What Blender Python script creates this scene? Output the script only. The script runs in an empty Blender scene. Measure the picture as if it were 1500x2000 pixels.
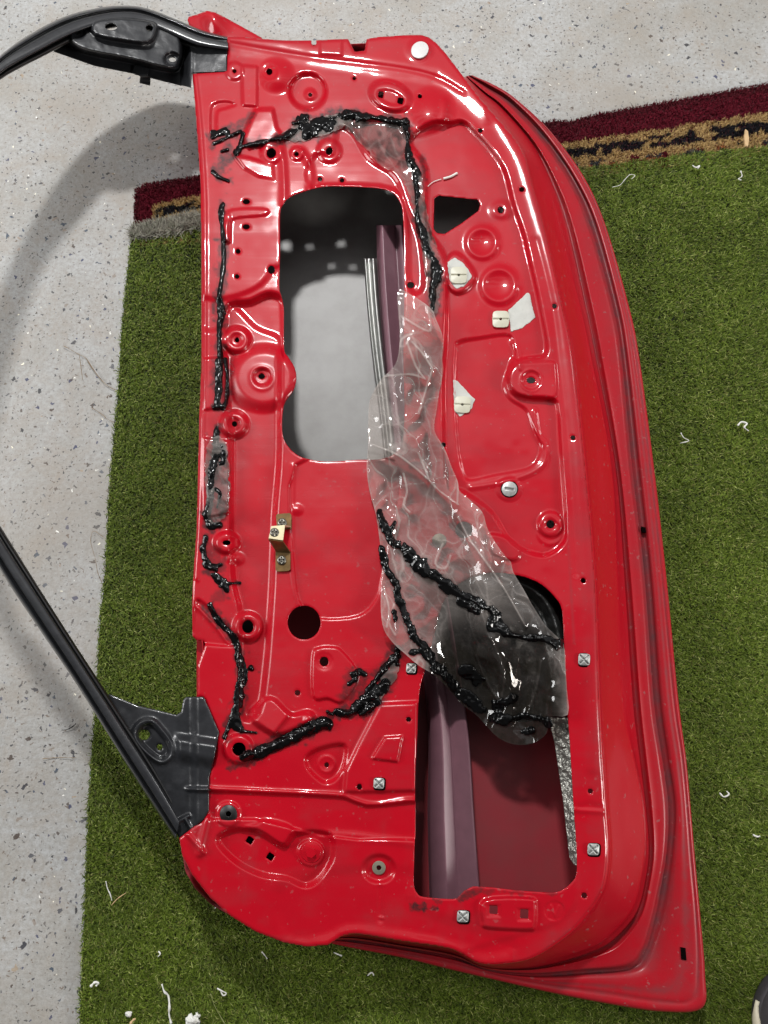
import bpy, math, random
import numpy as np
from mathutils import Vector
random.seed(7)
rng = np.random.default_rng(11)
S = bpy.context.scene
COL = S.collection

# ------------------------------------------------------------------ camera
H = 1.12                      # camera height above the garage floor
TH = math.atan(400/1500)      # tilt away from straight down
cam = bpy.data.cameras.new("camera")
cam.sensor_fit = 'HORIZONTAL'; cam.sensor_width = 36.0; cam.lens = 36.0
cam.clip_start = 0.01; cam.clip_end = 100
camo = bpy.data.objects.new("camera", cam); COL.objects.link(camo)
camo.location = (0, 0, H); camo.rotation_euler = (TH, 0, 0)
S.camera = camo

# ------------------------------------------------------------------ world (dim bright-ceilinged garage)
W = bpy.data.worlds.new("World"); S.world = W; W.use_nodes = True
nt = W.node_tree; nt.nodes.clear()
out = nt.nodes.new('ShaderNodeOutputWorld'); bg = nt.nodes.new('ShaderNodeBackground')
tc = nt.nodes.new('ShaderNodeTexCoord'); sep = nt.nodes.new('ShaderNodeSeparateXYZ')
nt.links.new(tc.outputs['Generated'], sep.inputs[0])
dv = nt.nodes.new('ShaderNodeMath'); dv.operation = 'MULTIPLY_ADD'
nt.links.new(sep.outputs['Y'], dv.inputs[0]); dv.inputs[1].default_value = 0.5; dv.inputs[2].default_value = 0.5
wr = nt.nodes.new('ShaderNodeValToRGB'); nt.links.new(dv.outputs[0], wr.inputs[0])
els = wr.color_ramp.elements
els[0].position = 0.0; els[0].color = (.22, .21, .20, 1)
els[1].position = 1.0; els[1].color = (.50, .51, .53, 1)
for p, v in ((.30, .16), (.43, .10), (.50, .18), (.56, .35), (.575, 1.05), (.605, 1.1), (.613, .45), (.65, .5), (.66, 1.5), (.70, 1.6), (.71, .7), (.745, .65), (.755, 1.4), (.80, 1.5), (.815, .8), (.86, .9), (.92, .6)):
    e = els.new(p); e.color = (v, v*1.0, v*1.02, 1)
bg.inputs['Strength'].default_value = 0.60
zr = nt.nodes.new('ShaderNodeValToRGB'); nt.links.new(sep.outputs['Z'], zr.inputs[0])
zr.color_ramp.elements[0].position = .05; zr.color_ramp.elements[0].color = (.22, .21, .20, 1)
zr.color_ramp.elements[1].position = .62; zr.color_ramp.elements[1].color = (1, 1, 1, 1)
mxw = nt.nodes.new('ShaderNodeMix'); mxw.data_type = 'RGBA'; mxw.blend_type = 'MULTIPLY'; mxw.inputs[0].default_value = 1
nt.links.new(wr.outputs[0], mxw.inputs[6]); nt.links.new(zr.outputs[0], mxw.inputs[7])
nt.links.new(mxw.outputs[2], bg.inputs['Color']); nt.links.new(bg.outputs[0], out.inputs[0])

# ------------------------------------------------------------------ lamps
def area(name, loc, tgt, sx, sy, w, col=(1, .995, .99)):
    L = bpy.data.lights.new(name, 'AREA'); L.shape = 'RECTANGLE'; L.size = sx; L.size_y = sy
    L.energy = w; L.color = col
    o = bpy.data.objects.new(name, L); COL.objects.link(o); o.location = loc
    o.rotation_euler = (Vector(tgt)-Vector(loc)).to_track_quat('-Z', 'Y').to_euler()
    return o
area("ceiling_lamp", (-.37, 2.58, 3.0), (0, .26, .1), .30, .22, 98)
area("highlight_strip", (2.9, 2.0, 1.75), (0.1, .3, .1), .12, 1.3, 9)  # added strip light for highlights along the right side, not a known fixture
area("side_fill", (2.8, -.45, 1.35), (0.1, .3, .1), .6, .6, 48, (1, .97, .93))  # added fill from the right, angled to stay out of the upper opening
area("left_fill", (-2.6, .75, 1.55), (-.1, .5, 0), 1.1, 1.1, 52)  # added soft fill that lightens the frame shadow on the floor

# ------------------------------------------------------------------ view
S.view_settings.view_transform = 'Standard'; S.view_settings.look = 'None'
S.view_settings.exposure = 0.0; S.view_settings.gamma = 1.0
S.view_settings.use_curve_mapping = False
S.render.engine = 'CYCLES'
S.cycles.max_bounces = 10; S.cycles.transparent_max_bounces = 16
S.cycles.caustics_reflective = False; S.cycles.caustics_refractive = False
S.cycles.use_denoising = True

# ------------------------------------------------------------------ geometry helpers
ST, CT = math.sin(TH), math.cos(TH)
def P(px, py, z):
    """point at height z seen at photo pixel (px,py)"""
    px = np.asarray(px, float); py = np.asarray(py, float); z = np.asarray(z, float)
    u = (px-750)/1500; v = (1000-py)/1500
    dx = u; dy = v*CT+ST; dz = v*ST-CT
    t = (z-H)/dz
    return np.stack(np.broadcast_arrays(t*dx, t*dy, z), -1)
def mpp(py, z):
    v = (1000-py)/1500
    return (H-z)/(CT-v*ST)/1500
def hash2(i, j, s):
    n = (i.astype(np.int64)*374761393 + j.astype(np.int64)*668265263 + s*982451653) & 0xffffffff
    n = ((n ^ (n >> 13))*1274126177) & 0xffffffff
    n = n ^ (n >> 16)
    return (n & 0xffff)/65535.0
def vnoise(x, y, s=0):
    x = np.asarray(x, float); y = np.asarray(y, float)
    i = np.floor(x); j = np.floor(y); fx = x-i; fy = y-j
    fx = fx*fx*(3-2*fx); fy = fy*fy*(3-2*fy)
    a = hash2(i, j, s); b = hash2(i+1, j, s); c = hash2(i, j+1, s); d = hash2(i+1, j+1, s)
    return (a*(1-fx)+b*fx)*(1-fy)+(c*(1-fx)+d*fx)*fy
def fbm(x, y, s=0, o=3):
    r = 0; a = .5
    for k in range(o):
        r = r+a*vnoise(x*2**k, y*2**k, s+k*17); a *= .5
    return r/(1-.5**o)
def sst(t):
    t = np.clip(t, 0, 1); return t*t*(3-2*t)
def sm(pts, n=4, closed=True):
    """Catmull-Rom through points"""
    p = np.asarray(pts, float); N = len(p); o = []
    rngk = range(N) if closed else range(N-1)
    for k in rngk:
        if closed: a, b, c, d = p[k-1], p[k], p[(k+1) % N], p[(k+2) % N]
        else: a, b, c, d = p[max(k-1, 0)], p[k], p[k+1], p[min(k+2, N-1)]
        for q in range(n):
            t = q/n
            o.append(.5*((2*b)+(c-a)*t+(2*a-5*b+4*c-d)*t*t+(-a+3*b-3*c+d)*t**3))
    if not closed: o.append(p[-1])
    return np.array(o)
def dseg(X, Y, pts, closed):
    pts = np.asarray(pts, float); N = len(pts)
    best = np.full(X.shape, 1e9); inside = np.zeros(X.shape, bool)
    for k in range(N if closed else N-1):
        a = pts[k]; b = pts[(k+1) % N]; ex, ey = b-a
        wx = X-a[0]; wy = Y-a[1]; L = ex*ex+ey*ey+1e-9
        t = np.clip((wx*ex+wy*ey)/L, 0, 1)
        d = (wx-ex*t)**2+(wy-ey*t)**2
        np.minimum(best, d, out=best)
        if closed and abs(ey) > 1e-9:
            c = ((a[1] > Y) != (b[1] > Y)) & (X < ex*(Y-a[1])/ey+a[0])
            inside ^= c
    return np.sqrt(best), inside
def sdpoly(X, Y, pts):
    d, i = dseg(X, Y, pts, True)
    return np.where(i, -d, d)
def sdell(X, Y, cx, cy, rx, ry=None, ang=0):
    ry = rx if ry is None else ry; c, s = math.cos(ang), math.sin(ang)
    x = (X-cx)*c+(Y-cy)*s; y = -(X-cx)*s+(Y-cy)*c
    r = np.sqrt((x/rx)**2+(y/ry)**2)
    return (r-1)*min(rx, ry)
def sub(X, Y, pts, m):
    """index window of a regular grid around pts"""
    pts = np.asarray(pts); xs = X[0]; ys = Y[:, 0]
    i0 = max(np.searchsorted(xs, pts[:, 0].min()-m)-1, 0); i1 = np.searchsorted(xs, pts[:, 0].max()+m)+1
    j0 = max(np.searchsorted(ys, pts[:, 1].min()-m)-1, 0); j1 = np.searchsorted(ys, pts[:, 1].max()+m)+1
    return (slice(j0, j1), slice(i0, i1))

# ------------------------------------------------------------------ objects
ORG = {}
def empty(name, loc, **kw):
    o = bpy.data.objects.new(name, None); COL.objects.link(o); o.location = loc
    o.empty_display_size = .05; ORG[o] = np.array(loc, float)
    for k, v in kw.items(): o[k] = v
    return o
def mk(name, V, F, mat, parent=None, smooth=True, attr=None, thick=0, col=None, **kw):
    V = np.asarray(V, float).reshape(-1, 3)
    F = np.asarray(F, np.int64); n = F.shape[1]
    org = np.array([(V[:, 0].min()+V[:, 0].max())/2, (V[:, 1].min()+V[:, 1].max())/2, V[:, 2].min()])
    me = bpy.data.meshes.new(name)
    me.vertices.add(len(V)); me.vertices.foreach_set('co', (V-org).astype(np.float32).ravel())
    me.loops.add(F.size); me.loops.foreach_set('vertex_index', F.astype(np.int32).ravel())
    me.polygons.add(len(F)); me.polygons.foreach_set('loop_start', np.arange(0, F.size, n, dtype=np.int32))
    me.polygons.foreach_set('use_smooth', np.full(len(F), smooth, bool))
    me.update(calc_edges=True); me.validate()
    if attr:
        for k, a in attr.items():
            at = me.attributes.new(k, 'FLOAT', 'POINT'); at.data.foreach_set('value', np.asarray(a, np.float32))
    if col is not None:
        at = me.attributes.new('tint', 'FLOAT_COLOR', 'POINT')
        c4 = np.ones((len(V), 4), np.float32); c4[:, :3] = col; at.data.foreach_set('color', c4.ravel())
    me.materials.append(mat)
    o = bpy.data.objects.new(name, me); COL.objects.link(o)
    if parent is not None:
        o.parent = parent; o.location = org-ORG[parent]
    else: o.location = org
    ORG[o] = org
    if thick:
        m = o.modifiers.new('sheet', 'SOLIDIFY'); m.thickness = abs(thick); m.offset = -1 if thick > 0 else 1
    for k, v in kw.items(): o[k] = v
    return o
def clip_grid(X, Y, F, fields):
    """keep F<0 of a regular grid; exact cut along F=0. returns px,py,fields,tris"""
    ny, nx = X.shape; idx = np.arange(ny*nx).reshape(ny, nx)
    a = idx[:-1, :-1].ravel(); b = idx[:-1, 1:].ravel(); c = idx[1:, 1:].ravel(); d = idx[1:, :-1].ravel()
    T = np.concatenate([np.stack([a, d, c], 1), np.stack([a, c, b], 1)])   # py grows downwards: this winding faces up
    f = F.ravel(); ins = f < 0; cnt = ins[T].sum(1)
    full = T[cnt == 3]; edges = []; tris = [full]
    def rot(t, m):                       # rotate so that the odd vertex is first
        k = np.argmax(m, 1); r = np.arange(len(t))
        return np.stack([t[r, k], t[r, (k+1) % 3], t[r, (k+2) % 3]], 1)
    t1 = T[cnt == 1]; t1 = rot(t1, ins[t1]); t2 = T[cnt == 2]; t2 = rot(t2, ~ins[t2])
    M = ny*nx
    E = np.concatenate([t1[:, [0, 1]], t1[:, [0, 2]], t2[:, [0, 1]], t2[:, [0, 2]]])
    Es = np.sort(E, 1); key = Es[:, 0]*M+Es[:, 1]
    uk, inv = np.unique(key, return_inverse=True); ua = uk//M; ub = uk % M
    w = np.clip(f[ua]/(f[ua]-f[ub]+1e-12), .001, .999)
    n1, n2 = len(t1), len(t2); nid = M+inv
    e1, e2 = nid[:n1], nid[n1:2*n1]; g1, g2 = nid[2*n1:2*n1+n2], nid[2*n1+n2:]
    tris += [np.stack([t1[:, 0], e1, e2], 1), np.stack([g1, t2[:, 1], t2[:, 2]], 1), np.stack([g1, t2[:, 2], g2], 1)]
    tris = np.concatenate(tris)
    ext = lambda A: np.concatenate([A.ravel(), A.ravel()[ua]*(1-w)+A.ravel()[ub]*w])
    vals = [ext(X), ext(Y)]+[ext(A) for A in fields]
    used, tr = np.unique(tris, return_inverse=True)
    return [v[used] for v in vals], tr.reshape(-1, 3)
def grid(x0, y0, x1, y1, s):
    return np.meshgrid(np.arange(x0, x1+s, s), np.arange(y0, y1+s, s))
def relief(name, mat, parent, F, X, Y, Z, thick=.0012, attr=None, **kw):
    at = attr or {}; ks = list(at)
    v, t = clip_grid(X, Y, F, [Z]+[at[k] for k in ks])
    return mk(name, P(v[0], v[1], v[2]), t, mat, parent, thick=thick, attr={k: v[3+i] for i, k in enumerate(ks)} or None, **kw)
def loft(name, mat, parent, rails, nalong=8, nacross=3, closed_across=False, attr_rails=None, thick=0, **kw):
    """rails: [rail][station] = (px,py,z); smooth both ways"""
    R = np.array(rails, float)
    A = np.array([sm(r, nalong, False) for r in R])             # rail, along, 3
    if attr_rails is not None:
        A = np.concatenate([A, np.broadcast_to(np.array(attr_rails)[:, None, None], A.shape[:2]+(1,))], -1)
    B = np.array([sm(A[:, k], nacross, closed_across) for k in range(A.shape[1])])   # along, across
    na, nc = B.shape[:2]
    V = P(B[..., 0], B[..., 1], B[..., 2]).reshape(-1, 3)
    idx = np.arange(na*nc).reshape(na, nc)
    if closed_across: idx = np.concatenate([idx, idx[:, :1]], 1)
    F = np.stack([idx[:-1, :-1], idx[1:, :-1], idx[1:, 1:], idx[:-1, 1:]], -1).reshape(-1, 4)
    at = {'dust': B[..., 3].ravel()} if attr_rails is not None else None
    return mk(name, V, F, mat, parent, attr=at, thick=thick, **kw)
def tube(name, mat, parent, pts, r, n=7, **kw):
    """round tube through world points; r scalar or per point"""
    p = sm(pts, 5, False); N = len(p); rr = np.interp(np.linspace(0, 1, N), np.linspace(0, 1, len(np.atleast_1d(r))), np.atleast_1d(r))
    tan = np.gradient(p, axis=0); tan /= np.linalg.norm(tan, axis=1, keepdims=True)+1e-12
    up = np.where(np.abs(tan[:, 2:3]) > .9, [[1., 0, 0]], [[0, 0, 1.]])
    s = np.cross(tan, up); s /= np.linalg.norm(s, axis=1, keepdims=True); u = np.cross(s, tan)
    a = np.linspace(0, 2*math.pi, n, endpoint=False)
    V = p[:, None]+rr[:, None, None]*(s[:, None]*np.cos(a)[None, :, None]+u[:, None]*np.sin(a)[None, :, None])
    idx = np.arange(N*n).reshape(N, n); idx2 = np.roll(idx, -1, 1)
    F = np.stack([idx[:-1], idx2[:-1], idx2[1:], idx[1:]], -1).reshape(-1, 4)
    V = V.reshape(-1, 3); V = np.concatenate([V, p[:1], p[-1:]]); c0, c1 = N*n, N*n+1
    caps = [[idx[0, k], idx[0, k], c0, idx2[0, k]] for k in range(0)]
    F3 = np.concatenate([F[:, [0, 1, 2]], F[:, [0, 2, 3]], np.stack([np.full(n, c0), idx2[0], idx[0]], 1), np.stack([np.full(n, c1), idx[-1], idx2[-1]], 1)])
    return mk(name, V, F3, mat, parent, **kw)

# ------------------------------------------------------------------ materials
def mat(name):
    m = bpy.data.materials.new(name); m.use_nodes = True
    n = m.node_tree; b = n.nodes['Principled BSDF']
    return m, n, b
def noise(n, scale, detail=4, rough=.55, vec=None, dist=0):
    t = n.nodes.new('ShaderNodeTexNoise'); t.inputs['Scale'].default_value = scale
    t.inputs['Detail'].default_value = detail; t.inputs['Roughness'].default_value = rough; t.inputs['Distortion'].default_value = dist
    if vec is None:
        c = n.nodes.new('ShaderNodeTexCoord'); vec = c.outputs['Object']
    n.links.new(vec, t.inputs['Vector'])
    return t.outputs['Fac']
def ramp(n, src, stops):
    r = n.nodes.new('ShaderNodeValToRGB'); n.links.new(src, r.inputs[0])
    e = r.color_ramp.elements
    while len(e) < len(stops): e.new(.5)
    for k, (p, c) in enumerate(stops):
        e[k].position = p; e[k].color = (c, c, c, 1) if not isinstance(c, tuple) else (*c, 1)
    return r.outputs[0]
def mixc(n, fac, a, b, mode='MIX'):
    m = n.nodes.new('ShaderNodeMix'); m.data_type = 'RGBA'; m.blend_type = mode
    for s, v in ((m.inputs[0], fac), (m.inputs[6], a), (m.inputs[7], b)):
        if isinstance(v, tuple): s.default_value = (*v, 1)
        elif isinstance(v, (int, float)): s.default_value = v
        else: n.links.new(v, s)
    return m.outputs[2]
def attr(n, k):
    a = n.nodes.new('ShaderNodeAttribute'); a.attribute_name = k; return a
def math2(n, op, a, b):
    m = n.nodes.new('ShaderNodeMath'); m.operation = op
    for s, v in ((m.inputs[0], a), (m.inputs[1], b)):
        if isinstance(v, (int, float)): s.default_value = v
        else: n.links.new(v, s)
    return m.outputs[0]
def bump(n, b, src, strength, dist=.001):
    u = n.nodes.new('ShaderNodeBump'); u.inputs['Strength'].default_value = strength; u.inputs['Distance'].default_value = dist
    n.links.new(src, u.inputs['Height']); n.links.new(u.outputs[0], b.inputs['Normal'])

def red_paint(name, base=(.43, .001, .010), coat=.66, rough=.38, crough=.06, dust=.25, spec=.12, streak=True):
    m, n, b = mat(name)
    big = noise(n, 9, 5); fine = noise(n, 130, 4); strk = None
    c = n.nodes.new('ShaderNodeTexCoord'); mp = n.nodes.new('ShaderNodeMapping'); mp.inputs['Scale'].default_value = (3, 60, 3)
    n.links.new(c.outputs['Object'], mp.inputs[0]); strk = noise(n, 1.0, 5, .6, mp.outputs[0], .6) if streak else noise(n, 12, 4)
    col = mixc(n, ramp(n, big, [(.35, 0), (.75, .35)]), base, (base[0]*.82, base[1]*1.3+.003, base[2]*1.2+.002))
    g = attr(n, 'grime').outputs['Fac']; d = attr(n, 'dust').outputs['Fac']
    dsp = math2(n, 'MULTIPLY', d, ramp(n, noise(n, 38, 6, .65), [(.28, .25), (.7, 1.0)]))
    col = mixc(n, dsp, col, (.135, .045, .05))
    gsp = math2(n, 'MULTIPLY', g, ramp(n, noise(n, 120, 6, .7), [(.3, .35), (.6, 1)]))
    col = mixc(n, gsp, col, (.022, .018, .019))
    # small specks of dirt and chips
    sp = ramp(n, fine, [(.655, 0), (.70, dust*1.4)])
    col = mixc(n, sp, col, (.30, .10, .10))
    n.links.new(col, b.inputs['Base Color'])
    b.inputs['Roughness'].default_value = rough
    n.links.new(math2(n, 'MULTIPLY_ADD', math2(n, 'ADD', gsp, math2(n, 'MULTIPLY', dsp, .6)), -coat*.92), b.inputs['Coat Weight']); b.inputs['Coat Weight'].links[0].from_node.inputs[2].default_value = coat; b.inputs['Specular IOR Level'].default_value = spec
    rr = ramp(n, strk, [(.3, crough*.6), (.7, crough*1.9)])
    rr = math2(n, 'ADD', rr, math2(n, 'MULTIPLY', attr(n, 'matte').outputs['Fac'], ramp(n, big, [(.3, .12), (.7, .24)])))
    rr = math2(n, 'ADD', rr, math2(n, 'MULTIPLY', dsp, .4))
    n.links.new(rr, b.inputs['Coat Roughness'])
    b.inputs['Coat IOR'].default_value = 1.5
    bump(n, b, math2(n, 'ADD', noise(n, 14, 3), math2(n, 'MULTIPLY', noise(n, 420, 2), .06)), .10, .004)
    return m
M_red = red_paint('red_door_paint')
M_flange = red_paint('red_flange_paint', base=(.42, .001, .010), coat=.38, rough=.4, crough=.14, dust=.5, streak=False)
def simple(name, col, rough=.5, metal=0, coat=0, bs=0, bsc=200, var=.25, spec=.5, bd=.001):
    m, n, b = mat(name)
    f = ramp(n, noise(n, bsc*.4, 4), [(.3, 0), (.7, 1)])
    n.links.new(mixc(n, f, col, tuple(c*(1-var) for c in col)), b.inputs['Base Color'])
    b.inputs['Roughness'].default_value = rough; b.inputs['Metallic'].default_value = metal
    b.inputs['Coat Weight'].default_value = coat; b.inputs['Specular IOR Level'].default_value = spec
    if bs: bump(n, b, noise(n, bsc, 4), bs, bd)
    return m
M_black = simple('satin_black_paint', (.022, .023, .026), .30, coat=.25, bs=.15, bsc=300, var=.4)
M_blackdull = simple('black_rubber', (.006, .006, .006), .42, bs=.1, bsc=200)
M_seal = simple('black_butyl', (.003, .003, .0032), .14, bs=.3, bsc=110, var=.3, spec=.30, bd=.0014)
M_foam = simple('black_foam', (.026, .0265, .025), .32, bs=.8, bsc=420, var=.5, bd=.0012)
M_beam = simple('primed_beam', (.20, .09, .115), .42, bs=.1, bsc=150, var=.15)
M_chan = simple('window_channel_steel', (.20, .20, .19), .34, metal=.7, var=.2)
M_foil = simple('foil_tape', (.40, .39, .35), .30, metal=.7, bs=1.0, bsc=70, var=.45, bd=.008)
M_brass = simple('zinc_plated_steel', (.24, .145, .055), .38, metal=.65, bs=.1, bsc=200, var=.45)
M_brass_lit = simple('zinc_highlight', (.56, .49, .31), .45, metal=.4, var=.25)  # paler copy of the bracket zinc, painting the highlight on its top face
M_screw = simple('screw_steel', (.20, .19, .16), .35, metal=.85, var=.4)
M_white = simple('white_nylon', (.56, .545, .43), .42, var=.12)
M_cap = simple('white_cap', (.62, .61, .60), .4, var=.08)
M_clip = simple('galvanised_clip', (.46, .47, .45), .42, metal=.55, var=.3, bsc=500)
M_tape = simple('masking_tape', (.52, .52, .48), .6, bs=.3, bsc=160, var=.12)
M_dark = simple('dark_hole', (.004, .003, .003), 1.0, spec=0)
M_grey = simple('grey_washer', (.21, .20, .15), .5, metal=.3, var=.2)
M_lint = simple('white_lint', (.75, .75, .70), .8, var=.15)
M_twig = simple('dry_twig', (.30, .20, .10), .8, var=.4)
M_wood = simple('pale_wood', (.62, .42, .22), .7, var=.2)
M_shoe = simple('charcoal_shoe', (.045, .042, .046), .62, bs=.5, bsc=500, var=.2)
M_sole = simple('cream_sole', (.62, .57, .43), .55, bs=.2, bsc=300, var=.15)
# outer skin inside face: grey primer above, maroon overspray below
M_skin, n, b = mat('skin_inside')
sk = attr(n, 'zone').outputs['Fac']
c = mixc(n, sk, (.36, .35, .335), (.30, .028, .038))
c = mixc(n, ramp(n, noise(n, 25, 5), [(.4, 0), (.8, .3)]), c, (.10, .07, .06))
n.links.new(c, b.inputs['Base Color']); b.inputs['Roughness'].default_value = .45
bump(n, b, noise(n, 300, 3), .08)
# plastic film
M_film = bpy.data.materials.new('clear_film'); M_film.use_nodes = True
n = M_film.node_tree; n.nodes.clear()
o_ = n.nodes.new('ShaderNodeOutputMaterial'); tr = n.nodes.new('ShaderNodeBsdfTransparent'); tr.inputs[0].default_value = (.95, .90, .855, 1)
df = n.nodes.new('ShaderNodeBsdfDiffuse'); df.inputs[0].default_value = (.74, .66, .61, 1)
tl = n.nodes.new('ShaderNodeBsdfTranslucent'); tl.inputs[0].default_value = (.6, .57, .55, 1)
gl = n.nodes.new('ShaderNodeBsdfGlossy'); gl.inputs['Roughness'].default_value = .06; gl.inputs[0].default_value = (1, 1, 1, 1)
lw = n.nodes.new('ShaderNodeFresnel'); lw.inputs['IOR'].default_value = 1.5
m0 = n.nodes.new('ShaderNodeMixShader'); m0.inputs[0].default_value = .4; n.links.new(df.outputs[0], m0.inputs[1]); n.links.new(tl.outputs[0], m0.inputs[2])
m1 = n.nodes.new('ShaderNodeMixShader'); n.links.new(tr.outputs[0], m1.inputs[1]); n.links.new(m0.outputs[0], m1.inputs[2])
hz = attr(n, 'milk').outputs['Fac']
hz2 = math2(n, 'MULTIPLY', hz, ramp(n, noise(n, 24, 5, .6), [(.25, .55), (.75, 1.3)]))
n.links.new(hz2, m1.inputs[0])
st = attr(n, 'tar').outputs['Fac']
tar = n.nodes.new('ShaderNodeBsdfDiffuse'); tar.inputs[0].default_value = (.012, .010, .007, 1)
tsp = math2(n, 'MULTIPLY', st, ramp(n, noise(n, 60, 5, .6), [(.3, .3), (.65, 1)]))
m3 = n.nodes.new('ShaderNodeMixShader'); n.links.new(tsp, m3.inputs[0]); n.links.new(m1.outputs[0], m3.inputs[1]); n.links.new(tar.outputs[0], m3.inputs[2])
m2 = n.nodes.new('ShaderNodeMixShader'); f2 = math2(n, 'MULTIPLY', lw.outputs[0], .95); n.links.new(f2, m2.inputs[0])
n.links.new(m3.outputs[0], m2.inputs[1]); n.links.new(gl.outputs[0], m2.inputs[2]); n.links.new(m2.outputs[0], o_.inputs[0])
# tinted fibre materials
def fibre(name, rough, spec, trans=0):
    m, n, b = mat(name); n.links.new(attr(n, 'tint').outputs['Color'], b.inputs['Base Color'])
    b.inputs['Roughness'].default_value = rough; b.inputs['Specular IOR Level'].default_value = spec
    return m
M_blade = fibre('turf_blades', .5, .13)
M_pile = fibre('rug_pile', .9, .1)
M_back = simple('turf_backing', (.018, .026, .008), .9)
M_rugb = simple('rug_backing', (.10, .012, .02), .9)
# epoxy garage floor with paint flakes and dirt
M_floor, n, b = mat('epoxy_floor')
tco = n.nodes.new('ShaderNodeTexCoord'); vec = tco.outputs['Object']
wv = n.nodes.new('ShaderNodeTexNoise'); wv.inputs['Scale'].default_value = 95; wv.inputs['Detail'].default_value = 3; n.links.new(vec, wv.inputs['Vector'])
va = n.nodes.new('ShaderNodeVectorMath'); va.operation = 'MULTIPLY_ADD'; n.links.new(wv.outputs['Color'], va.inputs[0]); va.inputs[1].default_value = (.016, .016, 0); n.links.new(vec, va.inputs[2])
wvec = va.outputs[0]
col = mixc(n, ramp(n, noise(n, 6, 5, .6, vec), [(.40, 0), (.66, 1)]), (.43, .435, .43), (.33, .315, .285))
col = mixc(n, ramp(n, noise(n, 150, 5, .7, vec), [(.40, 0), (.66, .75)]), col, (.27, .255, .23))
col = mixc(n, ramp(n, noise(n, 17, 6, .7, vec, .5), [(.46, 0), (.72, .65)]), col, (.33, .285, .235))
def flakes(scale, size, prob, colors, seedoff, amount=1.0):
    global col
    mp = n.nodes.new('ShaderNodeMapping'); mp.inputs['Location'].default_value = (seedoff, seedoff*.7, 0); n.links.new(wvec, mp.inputs[0])
    v = n.nodes.new('ShaderNodeTexVoronoi'); v.voronoi_dimensions = '2D'; v.distance = 'MANHATTAN'; v.inputs['Scale'].default_value = scale; n.links.new(mp.outputs[0], v.inputs['Vector'])
    sx = n.nodes.new('ShaderNodeSeparateColor'); n.links.new(v.outputs['Color'], sx.inputs[0])
    sel = math2(n, 'LESS_THAN', sx.outputs[0], prob)
    rad = math2(n, 'MULTIPLY_ADD', sx.outputs[1], size*.75); rad.node.inputs[2].default_value = size*.35
    on = math2(n, 'LESS_THAN', v.outputs['Distance'], rad)
    f = math2(n, 'MULTIPLY', math2(n, 'MULTIPLY', sel, on), amount)
    r = n.nodes.new('ShaderNodeValToRGB'); r.color_ramp.interpolation = 'CONSTANT'; n.links.new(sx.outputs[2], r.inputs[0])
    e = r.color_ramp.elements
    while len(e) < len(colors): e.new(.5)
    for k, cc in enumerate(colors): e[k].position = k/len(colors); e[k].color = (*cc, 1)
    col = mixc(n, f, col, r.outputs[0])
dk = [(.035, .035, .045), (.05, .055, .11), (.07, .05, .04), (.03, .03, .035), (.09, .09, .10), (.05, .07, .10)]
flakes(46, .19, .20, dk, 3.1, .92)
flakes(80, .19, .30, dk, 7.7, .85)
col = mixc(n, ramp(n, noise(n, 420, 3, .6, vec), [(.56, 0), (.70, .55)]), col, (.20, .19, .17))
col = mixc(n, ramp(n, noise(n, 3.2, 6, .65, vec, .6), [(.50, 0), (.70, .5)]), col, (.31, .275, .235))
flakes(150, .26, .36, [(.12, .11, .10), (.06, .06, .06), (.16, .12, .09)], 1.3, .8)
flakes(60, .10, .07, [(.85, .84, .78), (.8, .76, .62)], 5.2, 1)
flakes(55, .20, .05, [(.34, .24, .14), (.22, .17, .13), (.30, .22, .16)], 9.4, .6)
n.links.new(col, b.inputs['Base Color']); b.inputs['Specular IOR Level'].default_value = .35
n.links.new(ramp(n, noise(n, 40, 5, .6, vec), [(.3, .32), (.7, .6)]), b.inputs['Roughness'])
bump(n, b, noise(n, 260, 4, .6, vec), .35, .002)

# ================================================================== SETTING
me_s = 6.0
mk('floor', [(-me_s, -me_s, 0), (me_s, -me_s, 0), (me_s, me_s, 0), (-me_s, me_s, 0)], [(0, 1, 2, 3)], M_floor, kind='structure')

# ------------------------------------------------------------------ turf mat
TURF = [(256, 468), (330, 455), (400, 442), (600, 412), (900, 370), (1128, 331), (1250, 318), (1400, 298), (1530, 287), (1800, 255), (1900, 2300), (145, 2300), (160, 1900), (166, 1760), (172, 1600), (182, 1450), (197, 1200), (205, 1130), (214, 950), (230, 780), (238, 640), (248, 540)]
ZT = .006
turf = empty('turf_mat', tuple(P(900, 1300, 0)), label='green artificial grass mat spread under the red door', category='turf mat')
X, Y = grid(140, 240, 1910, 2310, 14)
F = sdpoly(X, Y, TURF)
relief('mat_backing', M_back, turf, F, X, Y, np.full(X.shape, ZT), thick=.005)
DOORFOOT = [(385, 120), (700, 70), (850, 70), (1060, 235), (1150, 350), (1230, 600), (1290, 1000), (1335, 1400), (1378, 1950), (1290, 1970), (880, 1890), (560, 1840), (420, 1770), (360, 1690), (385, 1240), (390, 500)]
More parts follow.
